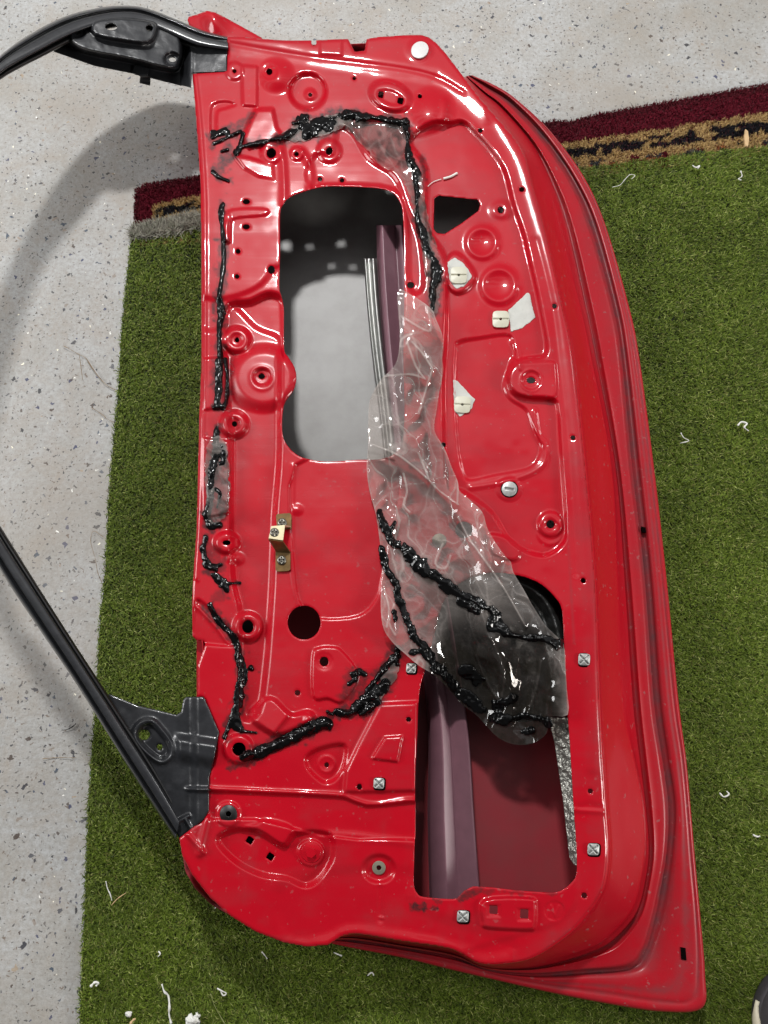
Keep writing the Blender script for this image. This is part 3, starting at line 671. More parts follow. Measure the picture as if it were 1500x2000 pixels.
BEADS.append(mkb([[(410, 1182, 5), (418, 1200, 5), (432, 1220, 5), (450, 1238, 5), (462, 1258, 6), (468, 1285, 8), (474, 1310, 8), (470, 1340, 8), (466, 1365, 8), (460, 1390, 8), (462, 1415, 10), (470, 1425, 5)], [(458, 1395, 4), (446, 1420, 3), (438, 1440, 3)], [(470, 1428, 3), (500, 1431, 1.5)], [(490, 1303, 4), (491, 1306, 4)]], 9, rag=.7))
BEADS.append(mkb([[(478, 1478, 8), (500, 1472, 10), (530, 1458, 11), (560, 1445, 11), (600, 1428, 11), (622, 1416, 13), (638, 1414, 11)]], 10, hgt=.007, rag=.7))
BEADS.append(mkb([[(660, 1390, 8), (682, 1392, 8), (700, 1375, 7), (718, 1360, 9), (740, 1350, 14), (752, 1335, 9)], [(742, 1370, 7), (706, 1394, 5)], [(715, 1355, 4), (735, 1325, 5), (755, 1300, 6), (772, 1285, 8), (775, 1265, 5)], [(640, 1390, 3), (650, 1396, 2)], [(776, 1296, 4), (768, 1280, 6)]], 11, hgt=.006))
BEADS.append(mkb([[(690, 1318, 6), (704, 1312, 5), (714, 1318, 5)], [(682, 1335, 3), (694, 1328, 4)]], 12, hgt=.002))
for st_, seed_, k_ in BEADS:
    for t_ in st_:
        p = sm(np.array(t_, float), 4, False); i = sub(X, Y, p[:, :2], 40); d, _ = dseg(X[i], Y[i], p[:, :2], False)
        d = d-p[:, 2].mean()+(fbm(X[i]/13, Y[i]/13, seed_+40)-.5)*34
        GR[i] = np.maximum(GR[i], .85*sst(.8-d/9))
soil([(412, 262), (450, 245), (490, 222), (498, 232), (440, 280), (414, 292)], .8, 10)
soil([(414, 345), (418, 318), (440, 300), (462, 296), (450, 325), (425, 345)], .9, 10)
soil([(575, 245), (620, 222), (700, 214), (700, 242), (650, 262), (560, 280)], .95, 14)
soil([(700, 235), (790, 245), (792, 300), (825, 420), (860, 560), (835, 610), (815, 480), (790, 330), (740, 290), (690, 250)], .38, 26)
soil([(815, 335), (826, 300), (832, 330), (824, 400)], .8, 8)
soil([(830, 490), (862, 540), (855, 620), (835, 600), (838, 540)], .8, 8)
soil([(405, 860), (440, 862), (446, 1000), (420, 1030), (402, 1010)], .38, 12)
soil([(415, 700), (450, 700), (448, 800), (420, 800)], .5, 10)
soil([(672, 1315), (700, 1306), (718, 1316), (712, 1345), (690, 1366), (660, 1372), (670, 1340)], .75, 14)
soil([(700, 1375), (730, 1340), (770, 1310), (775, 1330), (740, 1380), (700, 1400)], .6, 12)
soil([(800, 1766), (860, 1762), (835, 1770), (858, 1777), (805, 1780)], .9, 6)
soil([(896, 1750), (925, 1733), (945, 1736), (930, 1745), (900, 1756)], .8, 6)
soil([(950, 1738), (1060, 1742), (1070, 1747), (960, 1745)], .5, 5)
soil([(440, 1495), (480, 1490), (490, 1500), (450, 1505)], .8, 6)
soil([(407, 1060), (430, 1075), (440, 1110), (415, 1110), (402, 1090)], .6, 8)
soil([(412, 1165), (430, 1150), (440, 1165), (425, 1180)], .5, 8)
i_ = sdpoly(X, Y, [(440, 640), (545, 640), (560, 880), (760, 900), (740, 1180), (780, 1260), (800, 1420), (700, 1480), (560, 1480), (430, 1420), (440, 1000)])
MA = np.maximum(MA, sst(.5-(i_+(fbm(X/60, Y/60, 33)-.5)*60)/60))
i_ = sdpoly(X, Y, [(460, 200), (560, 205), (790, 240), (800, 370), (560, 400), (400, 380), (410, 260)])
MA = np.maximum(MA, .12*sst(.5-(i_+(fbm(X/60, Y/60, 34)-.5)*60)/60))
DU += .45*sst((40+F)/40)*(X > 1000)*fbm(X/30, Y/90, 6)
DU += .30*sst(1-np.abs(X-1118-.06*(Y-1200))/5)*((Y > 1050) & (Y < 1260))
DU += .16*sst((fbm(X/40+9, Y/60, 21, 4)-.50)*4)*sst((Y-1560)/60)
DU += .16*sst((fbm(X/110, Y/45, 91, 4)-.42)*4)
inner = relief('inner_panel', M_red, door, Fp, X, Y, ZG, thick=.0011, attr={'grime': GR, 'dust': DU, 'matte': MA}, label='red pressed steel inner panel full of holes')
slot_list = []
inner.data.materials.append(simple('underside_shade_black', (.008, .008, .008), .7, spec=.2)); inner.modifiers['sheet'].material_offset = 1  # panel underside coloured black to stop bounce light in the cavity
GX0, GY0 = X[0, 0], Y[0, 0]
def zp(px, py):
    i = np.clip(np.round((np.asarray(px, float)-GX0)/S_).astype(int), 0, X.shape[1]-1)
    j = np.clip(np.round((np.asarray(py, float)-GY0)/S_).astype(int), 0, X.shape[0]-1)
    return ZG[j, i]
for pts, zz_ in (([(1130, 408), (1137, 411), (1141, 428), (1133, 425)], .0572), ([(1253, 1028), (1261, 1030), (1262, 1040), (1254, 1039)], .0572), ([(1329, 1850), (1339, 1852), (1341, 1876), (1331, 1874)], .0580)):
    slot_list.append((pts, zz_))
# side skirt along belt line and hinge end
bw = [(440, 84), (388, 150), (396, 300), (404, 500), (404, 700), (398, 900), (392, 1050), (388, 1180), (398, 1300), (402, 1450), (402, 1580), (362, 1650), (372, 1690), (400, 1735), (440, 1772), (500, 1810), (560, 1832), (610, 1838), (660, 1826)]
def wall(name, pts, z0, z1, m):
    q = sm(pts, 5, False); T = P(q[:, 0], q[:, 1], z1); n_ = len(T); V = []
    for t in (0, .3, .65, 1):
        W_ = T.copy(); W_[:, 2] = z1+(z0-z1)*t; V.append(W_)
    i = np.arange(n_*4).reshape(4, n_)
    mk(name, np.concatenate(V), np.stack([i[:-1, :-1], i[1:, :-1], i[1:, 1:], i[:-1, 1:]], -1).reshape(-1, 4), m, door, thick=.001, attr={'dust': np.full(n_*4, .25)})
wall('belt_wall', bw, .02, .1305, M_flange)
tw = [(440, 90), (520, 88), (620, 88), (700, 86), (780, 82), (830, 80), (864, 108), (905, 160)]
wall('hinge_end_wall', tw, .02, .134, M_flange)
# strip of red return metal in the belt notch
Xs, Ys = grid(378, 1244, 412, 1372, 3)
relief('belt_return', M_flange, door, sdpoly(Xs, Ys, [(384, 1250), (408, 1250), (408, 1368), (384, 1364)]), Xs, Ys, np.full(Xs.shape, .112), attr={'dust': np.full(Xs.shape, .3)})
# ------- outer skin seen through the openings
SK = [(432, 260), (470, 200), (600, 190), (680, 188), (850, 182), (900, 215), (955, 250)]+[tuple(s[5]) for s in ST_[3:22]]+[(650, 1835), (560, 1838), (470, 1800), (415, 1768), (382, 1735), (362, 1703), (356, 1668), (410, 1600), (432, 1300), (428, 1000), (432, 500)]
Xk, Yk = grid(345, 80, 1400, 1985, 9)
Fk = sdpoly(Xk, Yk, SK)
Zk = .012+.024*sst((Fk+60)/60)+.045*sst((430-Xk)/60)*sst((Yk-1500)/100)+.004*(fbm(Xk/200, Yk/200, 4)-.5)
zone = sst((Yk-1010)/60)
relief('outer_skin', M_skin, door, Fk, Xk, Yk, Zk, thick=.001, attr={'zone': np.maximum(zone, sst((430-Xk)/20))}, label='outer skin seen through the openings')
Xk, Yk = grid(355, 10, 530, 100, 3)
TAB = [(366, 40), (368, 33), (385, 28), (404, 21), (420, 24), (440, 34), (512, 74), (520, 90), (440, 90), (400, 70), (370, 50)]
Ft = sdpoly(Xk, Yk, TAB)
Zt = .100+.016*np.exp(-((Xk-412-(Yk-25)*.35)/22.)**2)*sst((90-Yk)/60)+roll(-Ft, 6, 3)/1000
relief('mirror_tab', M_red, door, Ft, Xk, Yk, Zt, attr={'dust': np.full(Xk.shape, .05)}, label='red folded tab at the mirror corner')
# ------- window frame
OUT = [(445, 72), (393, 58), (350, 40), (293, 18), (253, 11), (200, 14), (133, 30), (67, 62), (0, 109), (-80, 190), (-145, 300), (-185, 440), (-196, 600), (-175, 745), (-100, 930), (0, 1112), (75, 1226), (150, 1337), (250, 1497), (300, 1575), (343, 1640)]
INN = [(445, 104), (385, 96), (335, 76), (285, 55), (248, 48), (205, 54), (150, 72), (88, 103), (0, 152), (-55, 210), (-103, 315), (-137, 450), (-144, 600), (-125, 715), (-55, 945), (0, 1034), (75, 1153), (150, 1270), (236, 1402), (300, 1502), (352, 1594)]
FZ = [.002, .008, .014, .024, .034, .046, .060, .076, .096, .118, .132, .136, .130, .112, .080, .050, .036, .024, .010, .003, .0]
prof = [(0, .112), (.03, .126), (.10, .132), (.17, .1325), (.22, .1285), (.30, .129), (.34, .138), (.42, .1395), (.74, .1395), (.80, .135), (.86, .122), (1., .116), (.9, .100), (.1, .100)]
R = [[(o[0]*(1-t)+i[0]*t, o[1]*(1-t)+i[1]*t, z+FZ[k]) for k, (o, i) in enumerate(zip(OUT, INN))] for t, z in prof]
wf = loft('window_frame', M_black, door, R, 7, 2, closed_across=True, label='black painted window frame reaching out past the turf')
R2 = [[(o[0]*(1-t)+i[0]*t, o[1]*(1-t)+i[1]*t, z+f) for o, i, f in zip(OUT[1:], INN[1:], FZ[1:])] for t, z in ((.84, .124), (.92, .127), (1.04, .125), (1.10, .117), (1.0, .108), (.86, .110))]
loft('rubber_seal', M_blackdull, wf, R2, 6, 2, closed_across=True)
# upper gusset with raised mirror box
Xg, Yg = grid(95, 20, 450, 180, 2)
G1 = [(103, 99), (140, 74), (175, 58), (215, 46), (255, 42), (300, 46), (340, 62), (380, 84), (443, 78), (443, 139), (375, 142), (373, 171), (320, 158), (267, 144), (183, 127)]
Fg = np.maximum(sdpoly(Xg, Yg, G1), -np.minimum.reduce([sdell(Xg, Yg, 217, 52, 12, 7, .05), sdell(Xg, Yg, 292, 54, 7, 7), sdell(Xg, Yg, 153, 64, 5, 5), sdell(Xg, Yg, 337, 116, 7, 5)]))
BOX = [(134, 66), (143, 55), (170, 43), (195, 33), (235, 30), (300, 36), (347, 58), (356, 100), (345, 132), (318, 134), (255, 118), (200, 108), (160, 98), (136, 82)]
Zg = .108+.034*sst(.5-sdpoly(Xg, Yg, sm(BOX, 3))/13)+.027*sst((Xg-352)/22)*(1-sst(.5-sdpoly(Xg, Yg, sm(BOX, 3))/13))
TOPF = [(183, 42), (235, 34), (298, 42), (306, 60), (290, 84), (240, 80), (186, 68)]
Zg += .010*sst(.5-sdpoly(Xg, Yg, sm(TOPF, 3))/9)
Zg += -.006*sst(.5-sdell(Xg, Yg, 337, 116, 16, 13)/6)-.004*sst(.5-sdell(Xg, Yg, 153, 64, 13, 10)/5)
Zg += (fbm(Xg/30, Yg/30, 3)-.5)*.002+.060*np.clip((380-Xg)/280, 0, 1)
# widen over the frame: the box stands on top of it
G1b = [(103, 99), (137, 68), (150, 54), (182, 38), (235, 31), (300, 38), (345, 60), (390, 78), (443, 78), (443, 139), (375, 142), (373, 171), (320, 158), (267, 144), (183, 127)]
Fg = np.maximum(sdpoly(Xg, Yg, G1b), -np.minimum.reduce([sdell(Xg, Yg, 217, 52, 12, 7, .05), sdell(Xg, Yg, 292, 54, 7, 7), sdell(Xg, Yg, 153, 64, 5, 5), sdell(Xg, Yg, 337, 116, 7, 5)]))
gu = relief('mirror_bracket', M_black, door, Fg, Xg, Yg, Zg, thick=.0015, label='black raised bracket in the upper frame corner')
Xt, Yt = grid(255, 120, 300, 170, 2)
relief('tab', M_black, gu, sdpoly(Xt, Yt, [(262, 125), (290, 133), (288, 149), (294, 150), (293, 166), (272, 161), (274, 149), (258, 142)]), Xt, Yt, .137-.012*sst((Yt-145)/15), thick=.0015)
# lower gusset
Xg, Yg = grid(205, 1340, 435, 1645, 2)
G2 = [(211, 1357), (216, 1356), (270, 1378), (345, 1396), (354, 1390), (358, 1367), (364, 1361), (398, 1361), (413, 1395), (428, 1430), (418, 1483), (409, 1517), (408, 1583), (398, 1601), (350, 1638), (300, 1540), (255, 1450)]
Fg = np.maximum(sdpoly(Xg, Yg, G2), -np.minimum(sdell(Xg, Yg, 282, 1435, 11, 10), sdell(Xg, Yg, 312, 1459, 5.5, 6)))
hh = -.010*sst((Xg*.35+(Yg-1340)-205)/28)*0
Zg = .128+.0092*sst((Xg-368)/22)+(fbm(Xg/60, Yg/60, 5)-.5)*.003
OV = [(262, 1432), (275, 1412), (297, 1408), (315, 1425), (333, 1450), (335, 1475), (318, 1488), (298, 1480), (272, 1455)]
so = sdpoly(Xg, Yg, sm(OV, 3))
Zg += .005*np.exp(-(so/5)**2)-.006*sst(.5-(so+8)/6)
Zg += .009*sst((Yg-1425-.15*(Xg-330))/22)*sst((1490-Yg+.2*(Xg-330))/30)*sst((Xg-335)/20)
Zg += .006*np.exp(-((Yg-1541-.02*Xg+7)/4.)**2)*sst((Xg-355)/20)
Zg += .004*np.exp(-(np.minimum.reduce([dseg(Xg, Yg, [(362, 1600), (398, 1663)], False)[0], dseg(Xg, Yg, [(345, 1606), (368, 1594)], False)[0]])/4)**2)
Zg += roll(-Fg, 4, 2)/1000
relief('frame_gusset', M_black, door, Fg, Xg, Yg, Zg, thick=.0015, label='black triangular gusset at the lower frame corner')

# ------- inside the cavity
A = [(738, 440), (742, 560), (757, 740), (790, 1050), (836, 1383), (838, 1600), (842, 1760)]
B = [(748, 440), (754, 560), (770, 740), (810, 1050), (860, 1383), (868, 1600), (874, 1760)]
Cc = [(772, 440), (780, 560), (790, 740), (832, 1050), (877, 1383), (890, 1600), (898, 1760)]
D = [(787, 440), (794, 560), (806, 740), (856, 1050), (909, 1383), (926, 1600), (938, 1760)]
zz = lambda L, z, k=0: [(x+k, y, z) for x, y in L]
Xb_, Yb_ = grid(395, 365, 570, 1710, 8)
relief('hole_blackout_plate', simple('blackout_plate_black', (.006, .006, .006), .8), door, sdpoly(Xb_, Yb_, [(412, 372), (541, 372), (541, 1490), (566, 1560), (566, 1700), (430, 1640), (412, 1400)]), Xb_, Yb_, np.full(Xb_.shape, .094), label='added black plate that keeps the left holes dark')  # plate added to block light, so the left holes look black
loft('impact_beam', M_beam, door, [zz(A, .050, -3), zz(A, .056), zz(A, .072, 3), zz(B, .084, -3), zz(B, .084, 1), zz(Cc, .058, -3), zz(Cc, .058, 1), zz(D, .072, -5), zz(D, .072, -1), zz(D, .045, 1)], 6, 1, label='dull pink side beam running inside the door')
cu = [(716, 505), (722, 590), (731, 680), (741, 760), (752, 850), (760, 930)]
loft('window_channel', M_chan, door, [[(x+dx, y, z) for x, y in cu] for dx, z in ((-6, .042), (-5, .060), (-1, .062), (0, .054), (8, .054), (9, .066), (16, .066), (17, .05), (30, .05), (31, .04))], 5, 1, label='bright steel glass channel inside the upper opening')
Xf, Yf = grid(830, 1100, 1125, 1420, 3)
FO = [(975, 1118), (1035, 1128), (1062, 1142), (1092, 1170), (1106, 1200), (1110, 1300), (1116, 1396), (1070, 1402), (1010, 1410), (950, 1396), (905, 1360), (868, 1320), (842, 1280), (850, 1225), (868, 1178), (905, 1128)]
ff = sdpoly(Xf, Yf, sm(FO, 3))
arc = dseg(Xf, Yf, sm([(985, 1128), (1040, 1150), (1072, 1185), (1092, 1240), (1098, 1300), (1104, 1390)], 4, False), False)[0]
arc2 = dseg(Xf, Yf, sm([(960, 1160), (1020, 1180), (1050, 1220), (1068, 1280), (1080, 1380)], 4, False), False)[0]
Zf = .070+.050*np.exp(-(arc/19)**2)+.034*np.exp(-(arc2/15)**2)+(fbm(Xf/12, Yf/12, 3)-.5)*.004
relief('foam_pad', M_foam, door, ff, Xf, Yf, Zf, thick=.004, label='rolled black foam pad in the lower opening')
Xf, Yf = grid(1060, 1390, 1140, 1700, 2)
ff = sdpoly(Xf, Yf, [(1071, 1402), (1118, 1402), (1126, 1560), (1133, 1690), (1122, 1690), (1112, 1675), (1099, 1560), (1083, 1450)])
relief('foil_strip', M_foil, door, ff, Xf, Yf, .128-.0006*np.maximum(0, 1118-Xf+(Yf-1402)*.05)+(fbm(Xf/9, Yf/9, 7)-.5)*.006*sst((1580-Yf)/60), thick=.0008, label='crinkled silver foil strip inside the lower opening')

# ------- plastic vapour sheet
PL = [(782, 566), (800, 574), (826, 590), (845, 606), (851, 622), (862, 648), (866, 668), (863, 700), (866, 722), (858, 765), (853, 800), (848, 832), (852, 850), (868, 875), (882, 912), (894, 940), (897, 958), (915, 974), (942, 1000), (952, 1032), (972, 1066), (990, 1090), (998, 1098), (1003, 1118), (1022, 1150), (1040, 1182), (1066, 1222), (1100, 1258), (1104, 1300), (1107, 1345), (1109, 1396), (1074, 1400), (1068, 1432), (1040, 1452), (1004, 1454), (972, 1440), (945, 1412), (925, 1392), (903, 1376), (880, 1350), (850, 1320), (818, 1300), (790, 1276), (768, 1256), (750, 1230), (744, 1195), (744, 1150), (746, 1105), (742, 1060), (734, 1005), (722, 960), (716, 915), (719, 870), (720, 800), (726, 772), (745, 740), (764, 722), (776, 702), (781, 660), (778, 610), (776, 580)]
Xp, Yp = grid(705, 555, 1120, 1465, 2)
Fq = sdpoly(Xp, Yp, sm(PL, 3))
zb = zp(Xp, Yp)
for _ in range(10):
    zb = (zb+np.roll(zb, 4, 0)+np.roll(zb, -4, 0)+np.roll(zb, 4, 1)+np.roll(zb, -4, 1))/5
zb = np.maximum(np.maximum(zb, .1265), zp(Xp, Yp)+.0004)
o2 = sdpoly(Xp, Yp, OPEN2)
sag = sst((-o2)/90)*sst((Yp-1150-.15*(Xp-850))/230)
zb = zb-.045*sag*sst((1112-Xp)/70)
def facets(x, y, cell, ang, st, seed):
    c, sn = math.cos(ang), math.sin(ang)
    wx = (fbm(x/75, y/75, seed)-.5)*95; wy = (fbm(x/75, y/75, seed+1)-.5)*95
    p = ((x+wx)*c+(y+wy)*sn)/(cell*st); q = (-(x+wx)*sn+(y+wy)*c)/cell
    i = np.floor(p); j = np.floor(q); fx = p-i; fy = q-j
    h00 = hash2(i, j, seed); h10 = hash2(i+1, j, seed); h01 = hash2(i, j+1, seed); h11 = hash2(i+1, j+1, seed)
    up = h00+(h10-h00)*fx+(h11-h10)*fy; lo = h00+(h01-h00)*fy+(h11-h01)*fx
    e = np.minimum(np.minimum(np.minimum(fx, 1-fx)*cell*st, np.minimum(fy, 1-fy)*cell), np.abs(fx-fy)*cell*.8)
    amp = hash2(i, j, seed+5)
    return np.where(fx > fy, up, lo)-.5, np.exp(-(e/1.7)**2)*(.25+.75*amp)
cr, ed = facets(Xp, Yp, 62, 1.05, 2.2, 61)
cr2, ed2 = facets(Xp, Yp, 30, .5, 2.0, 81)
wl = np.zeros(Xp.shape)
Zq = np.maximum(zb+.0085+.023*cr+.003*cr2, zb+.0012+.0015*(cr+.5))
CRE = [([(795, 668), (812, 715), (830, 740)], .004), ([(805, 668), (825, 690), (845, 720)], .004), ([(845, 720), (832, 760), (818, 808)], .005), ([(830, 740), (800, 731), (748, 735)], .003), ([(727, 868), (770, 885), (800, 905), (835, 935)], .006), ([(818, 885), (830, 915), (838, 936)], .004), ([(835, 935), (860, 960), (895, 985)], .005), ([(788, 925), (795, 960), (788, 985), (800, 1000)], .004), ([(895, 940), (893, 985)], .004), ([(895, 1010), (915, 1050), (940, 1085), (985, 1150), (1027, 1224)], .0075), ([(808, 650), (785, 662), (776, 690)], .003), ([(834, 600), (842, 640), (830, 645), (785, 618)], .004), ([(958, 1245), (985, 1310), (980, 1360)], .008), ([(1056, 1292), (1048, 1340), (1030, 1395)], .010), ([(930, 1280), (950, 1330), (975, 1370)], .006), ([(865, 1062), (850, 1100), (870, 1110), (880, 1085)], .003), ([(770, 1180), (760, 1215), (772, 1240)], .004), ([(750, 1150), (760, 1190), (755, 1225)], .004)]
for pts, h in CRE:
    p = sm(pts, 3, False); i = sub(Xp, Yp, p, 40); d, _ = dseg(Xp[i], Yp[i], p, False)
    Zq[i] += h*.75*np.exp(-d/9); wl[i] = np.maximum(wl[i], np.exp(-(d/1.6)**2))
milk = .11+.22*np.clip(cr+.5, 0, 1)+.08*np.clip(cr2+.5, 0, 1)+.30*ed+.16*ed2*fbm(Xp/50, Yp/50, 3)+.5*wl+.12*sst((Fq+4)/4)
milk = milk*(1-.84*sst((-o2)/30)*sst((Yp-1180)/60))
tarP = [([(900, 1350), (950, 1400), (1040, 1425)], 26), ([(985, 1330), (1010, 1390)], 16), ([(1000, 1240), (1095, 1262)], 9), ([(860, 1130), (930, 1180)], 9), ([(742, 1005), (752, 1040), (775, 1070), (792, 1082)], 8), ([(795, 1080), (815, 1105), (845, 1130)], 14), ([(905, 1340), (930, 1375), (960, 1400)], 22), ([(925, 1310), (940, 1345), (985, 1390)], 24), ([(975, 1395), (1010, 1405), (1065, 1400)], 16), ([(990, 1430), (1040, 1420)], 14), ([(880, 1300), (905, 1330)], 14), ([(820, 1260), (850, 1300)], 9), ([(950, 1310), (960, 1380)], 18)]
tar_ = .88*sst((-o2+4)/18)*sst((Yp-1225-.25*(Xp-880))/50)*sst(fbm(Xp/34, Yp/34, 19)*2.8-.35)
for pts, w in tarP:
    p = sm(pts, 3, False); d, _ = dseg(Xp, Yp, p, False)
    tar_ = np.maximum(tar_, .85*sst(1.2-d/w+(fbm(Xp/11, Yp/11, 8)-.5)*1.6))
film = relief('vapour_sheet', M_film, door, Fq, Xp, Yp, Zq, thick=0, attr={'milk': milk, 'tar': tar_}, label='torn crumpled clear plastic sheet stuck with black sealant')
def zfilm(px, py):
    i = np.clip(np.round((np.asarray(px, float)-Xp[0, 0])/2).astype(int), 0, Xp.shape[1]-1)
    j = np.clip(np.round((np.asarray(py, float)-Yp[0, 0])/2).astype(int), 0, Xp.shape[0]-1)
    return Zq[j, i]

def remnant(pts, mk_, seed):
    p = sm(pts, 3); Xr, Yr = grid(*(p.min(0)-8), *(p.max(0)+8), 2)
    f = sdpoly(Xr, Yr, p)+(fbm(Xr/9, Yr/9, seed)-.5)*9
    c1, e1 = facets(Xr, Yr, 24, .8, 2.0, seed); z = zp(Xr, Yr)
    relief('film_remnant', M_film, door, f, Xr, Yr, np.maximum(z+.0016+.004*c1, z+.0006), thick=0, attr={'milk': mk_*(.5+fbm(Xr/14, Yr/14, seed))+.2*e1, 'tar': .55*sst((fbm(Xr/20, Yr/20, seed+2)-.5)*5)}, label='torn shred of plastic film left in the sealant')
remnant([(672, 238), (730, 240), (788, 244), (800, 300), (822, 345), (838, 430), (860, 520), (856, 600), (840, 604), (826, 500), (806, 400), (785, 350), (740, 318), (700, 275)], .10, 141)
remnant([(548, 262), (590, 240), (640, 224), (690, 224), (668, 250), (620, 268), (575, 276)], .30, 151)
remnant([(404, 870), (440, 866), (448, 990), (420, 1022), (404, 1000)], .16, 161)
remnant([(700, 1385), (735, 1340), (770, 1290), (778, 1310), (750, 1360), (715, 1396)], .22, 171)
# ------- black butyl sealant beads
def bead(strokes, seed, parent=door, zf=zp, hgt=.0021, rag=1.1, extra=0, s=1.6):
    allp = np.concatenate([np.array([(x, y) for x, y, *_ in st]) for st in strokes])
    x0, y0 = allp.min(0)-26; x1, y1 = allp.max(0)+26
    Xb, Yb = grid(x0, y0, x1, y1, s)
    f = np.full(Xb.shape, 1e3); wd = np.ones(Xb.shape)
    for st in strokes:
        p = sm(np.array([(x, y, w) for x, y, w in st], float), 5, False)
        for k in range(len(p)-1):
            a, c = p[k], p[k+1]; ex, ey = c[:2]-a[:2]; L = ex*ex+ey*ey+1e-9
            t = np.clip(((Xb-a[0])*ex+(Yb-a[1])*ey)/L, 0, 1); w = a[2]+(c[2]-a[2])*t
            d = np.hypot(Xb-a[0]-ex*t, Yb-a[1]-ey*t)-w
            m = d < f; f = np.where(m, d, f); wd = np.where(m, w, wd)
    f = f-1.2+((fbm(Xb/17, Yb/17, seed)-.5)*9+(fbm(Xb/5, Yb/5, seed+3, 2)-.5)*2.2)*rag*np.clip(wd/5, .5, 1.6)
    th = np.sqrt(np.clip(-f/np.maximum(wd, 2), 0, 1.2))
    z = zf(Xb, Yb)+.0006+extra+hgt*.75*th*(.35+1.2*fbm(Xb/15, Yb/15, seed+9, 2))+th*(np.abs(fbm(Xb/13, Yb/13, seed+4, 2)-.5)*2)*.0022
    return relief('sealant_bead', M_seal, parent, f, Xb, Yb, z, thick=.0005)
for st_, seed_, k_ in BEADS: bead(st_, seed_, **k_)
# on the film
bead([[(742, 1000, 4), (750, 1030, 7), (764, 1056, 5), (776, 1066, 7), (792, 1072, 7)], [(760, 1040, 3), (772, 1020, 3)], [(800, 1080, 11), (815, 1100, 14), (832, 1120, 9)], [(845, 1122, 9), (880, 1148, 10), (905, 1165, 9), (940, 1178, 6)], [(900, 1175, 8), (930, 1190, 7)], [(940, 1184, 5), (962, 1195, 9), (965, 1215, 13), (978, 1230, 10), (1000, 1240, 4), (1030, 1246, 5), (1060, 1248, 7), (1090, 1256, 8)]], 21, film, zfilm, .003, 1.2, .0006)
bead([[(746, 1070, 5), (750, 1095, 6), (760, 1120, 5), (774, 1140, 5), (780, 1165, 6), (786, 1190, 7), (796, 1215, 6), (808, 1240, 8), (824, 1262, 8), (842, 1288, 9), (862, 1310, 9)], [(770, 1195, 7), (772, 1212, 4)], [(808, 1275, 6), (822, 1268, 5)]], 22, film, zfilm, .003, 1.1, .0006)
bead([[(862, 1312, 8), (886, 1338, 8), (906, 1360, 12), (924, 1376, 14), (946, 1384, 8)], [(912, 1310, 15), (930, 1325, 12)], [(968, 1376, 9), (985, 1372, 10), (1000, 1365, 7)], [(962, 1402, 7), (985, 1408, 8), (1020, 1398, 6), (1050, 1402, 6), (1068, 1412, 6)], [(1020, 1428, 6), (1040, 1426, 5)]], 23, film, zfilm, .0035, 1.3, .0006)

# ------- clips, caps, screws, bracket
def disc_fn(name, m, cx, cy, rx, ry, h, parent=door, dome_=.4, holes_=(), zoff=0, sq_=False, x=False, thick=.002, ang=0, s=1.2, **kw):
    Xd, Yd = grid(cx-max(rx, ry)-3, cy-max(rx, ry)-3, cx+max(rx, ry)+3, cy+max(rx, ry)+3, s)
    if sq_:
        c, sn = math.cos(ang), math.sin(ang); u = (Xd-cx)*c+(Yd-cy)*sn; v = -(Xd-cx)*sn+(Yd-cy)*c
        f = ((np.abs(u/rx)**4.5+np.abs(v/ry)**4.5)**(1/4.5)-1)*min(rx, ry); r = np.clip(1+f/min(rx, ry), 0, 1)
    else:
        f = sdell(Xd, Yd, cx, cy, rx, ry, ang); u, v = Xd-cx, Yd-cy; r = np.clip(1+f/min(rx, ry), 0, 1)
    z0 = float(np.median(zp(Xd, Yd)))+zoff
    z = z0+h*(1-dome_*r**2)
    if x: z = z-h*.75*np.exp(-(np.minimum(np.abs(u-v), np.abs(u+v))/1.8)**2)*(r < .85)
    if kw.pop('slot', None): z = z-h*.6*np.exp(-(np.minimum(np.abs(v-.15*u), 9)/1.6)**2)*(r < .6)
    if kw.pop('line', None): z = z-h*.5*np.exp(-(np.abs(v)/.9)**2)*(r < .95)
    for hx, hy, hr in holes_: f = np.maximum(f, -sdell(Xd, Yd, hx, hy, hr))
    return relief(name, m, parent, f, Xd, Yd, z, thick=thick, **kw)
def prism(name, m, pts, z0, z1, parent, **kw):
    p = np.asarray(pts, float); n_ = len(p); Vt = P(p[:, 0], p[:, 1], z1); Vb = Vt.copy(); Vb[:, 2] = z0
    V = np.concatenate([Vt, Vb, Vt.mean(0, keepdims=True), Vb.mean(0, keepdims=True)]); k = np.arange(n_); k2 = (k+1) % n_
    Fs = np.concatenate([np.stack([k, k2, k2+n_], 1), np.stack([k, k2+n_, k+n_], 1), np.stack([np.full(n_, 2*n_), k2, k], 1), np.stack([np.full(n_, 2*n_+1), k+n_, k2+n_], 1)])
    o = mk(name, V, Fs, m, parent, smooth=False, **kw)
    return o
for cx, cy, r in ((1141, 1288, 11.5), (803, 1305, 9.5), (740, 1530, 10.5), (1159, 1659, 11.5), (904, 1790, 11.5)):
    base = disc_fn('clip_gap', M_dark, cx+1.5, cy+1.2, r+1.5, r+2.2, .0006, sq_=True, dome_=.2, ang=.04)
    base.name = 'clip_seat'
    disc_fn('spring_clip', M_clip, cx, cy, r, r, .0040, sq_=True, x=True, dome_=.45, ang=.06, label='square spring clip pressed into the panel')
for cx, cy, a in ((896, 537, .0), (978, 623, .0), (903, 790, .05)):
    disc_fn('nylon_nut', M_white, cx, cy, 16, 16, .0042, sq_=True, holes_=((cx, cy, 2.6),), line=True, dome_=.3, ang=a, label='square white nylon screw grommet')
disc_fn('white_cap', M_cap, 820, 97, 17.5, 15.5, .003, ang=-.6, dome_=.25, label='round white plug in the hinge end')
disc_fn('screw_seat', M_dark, 995, 955, 17, 16.5, .001, dome_=.2)
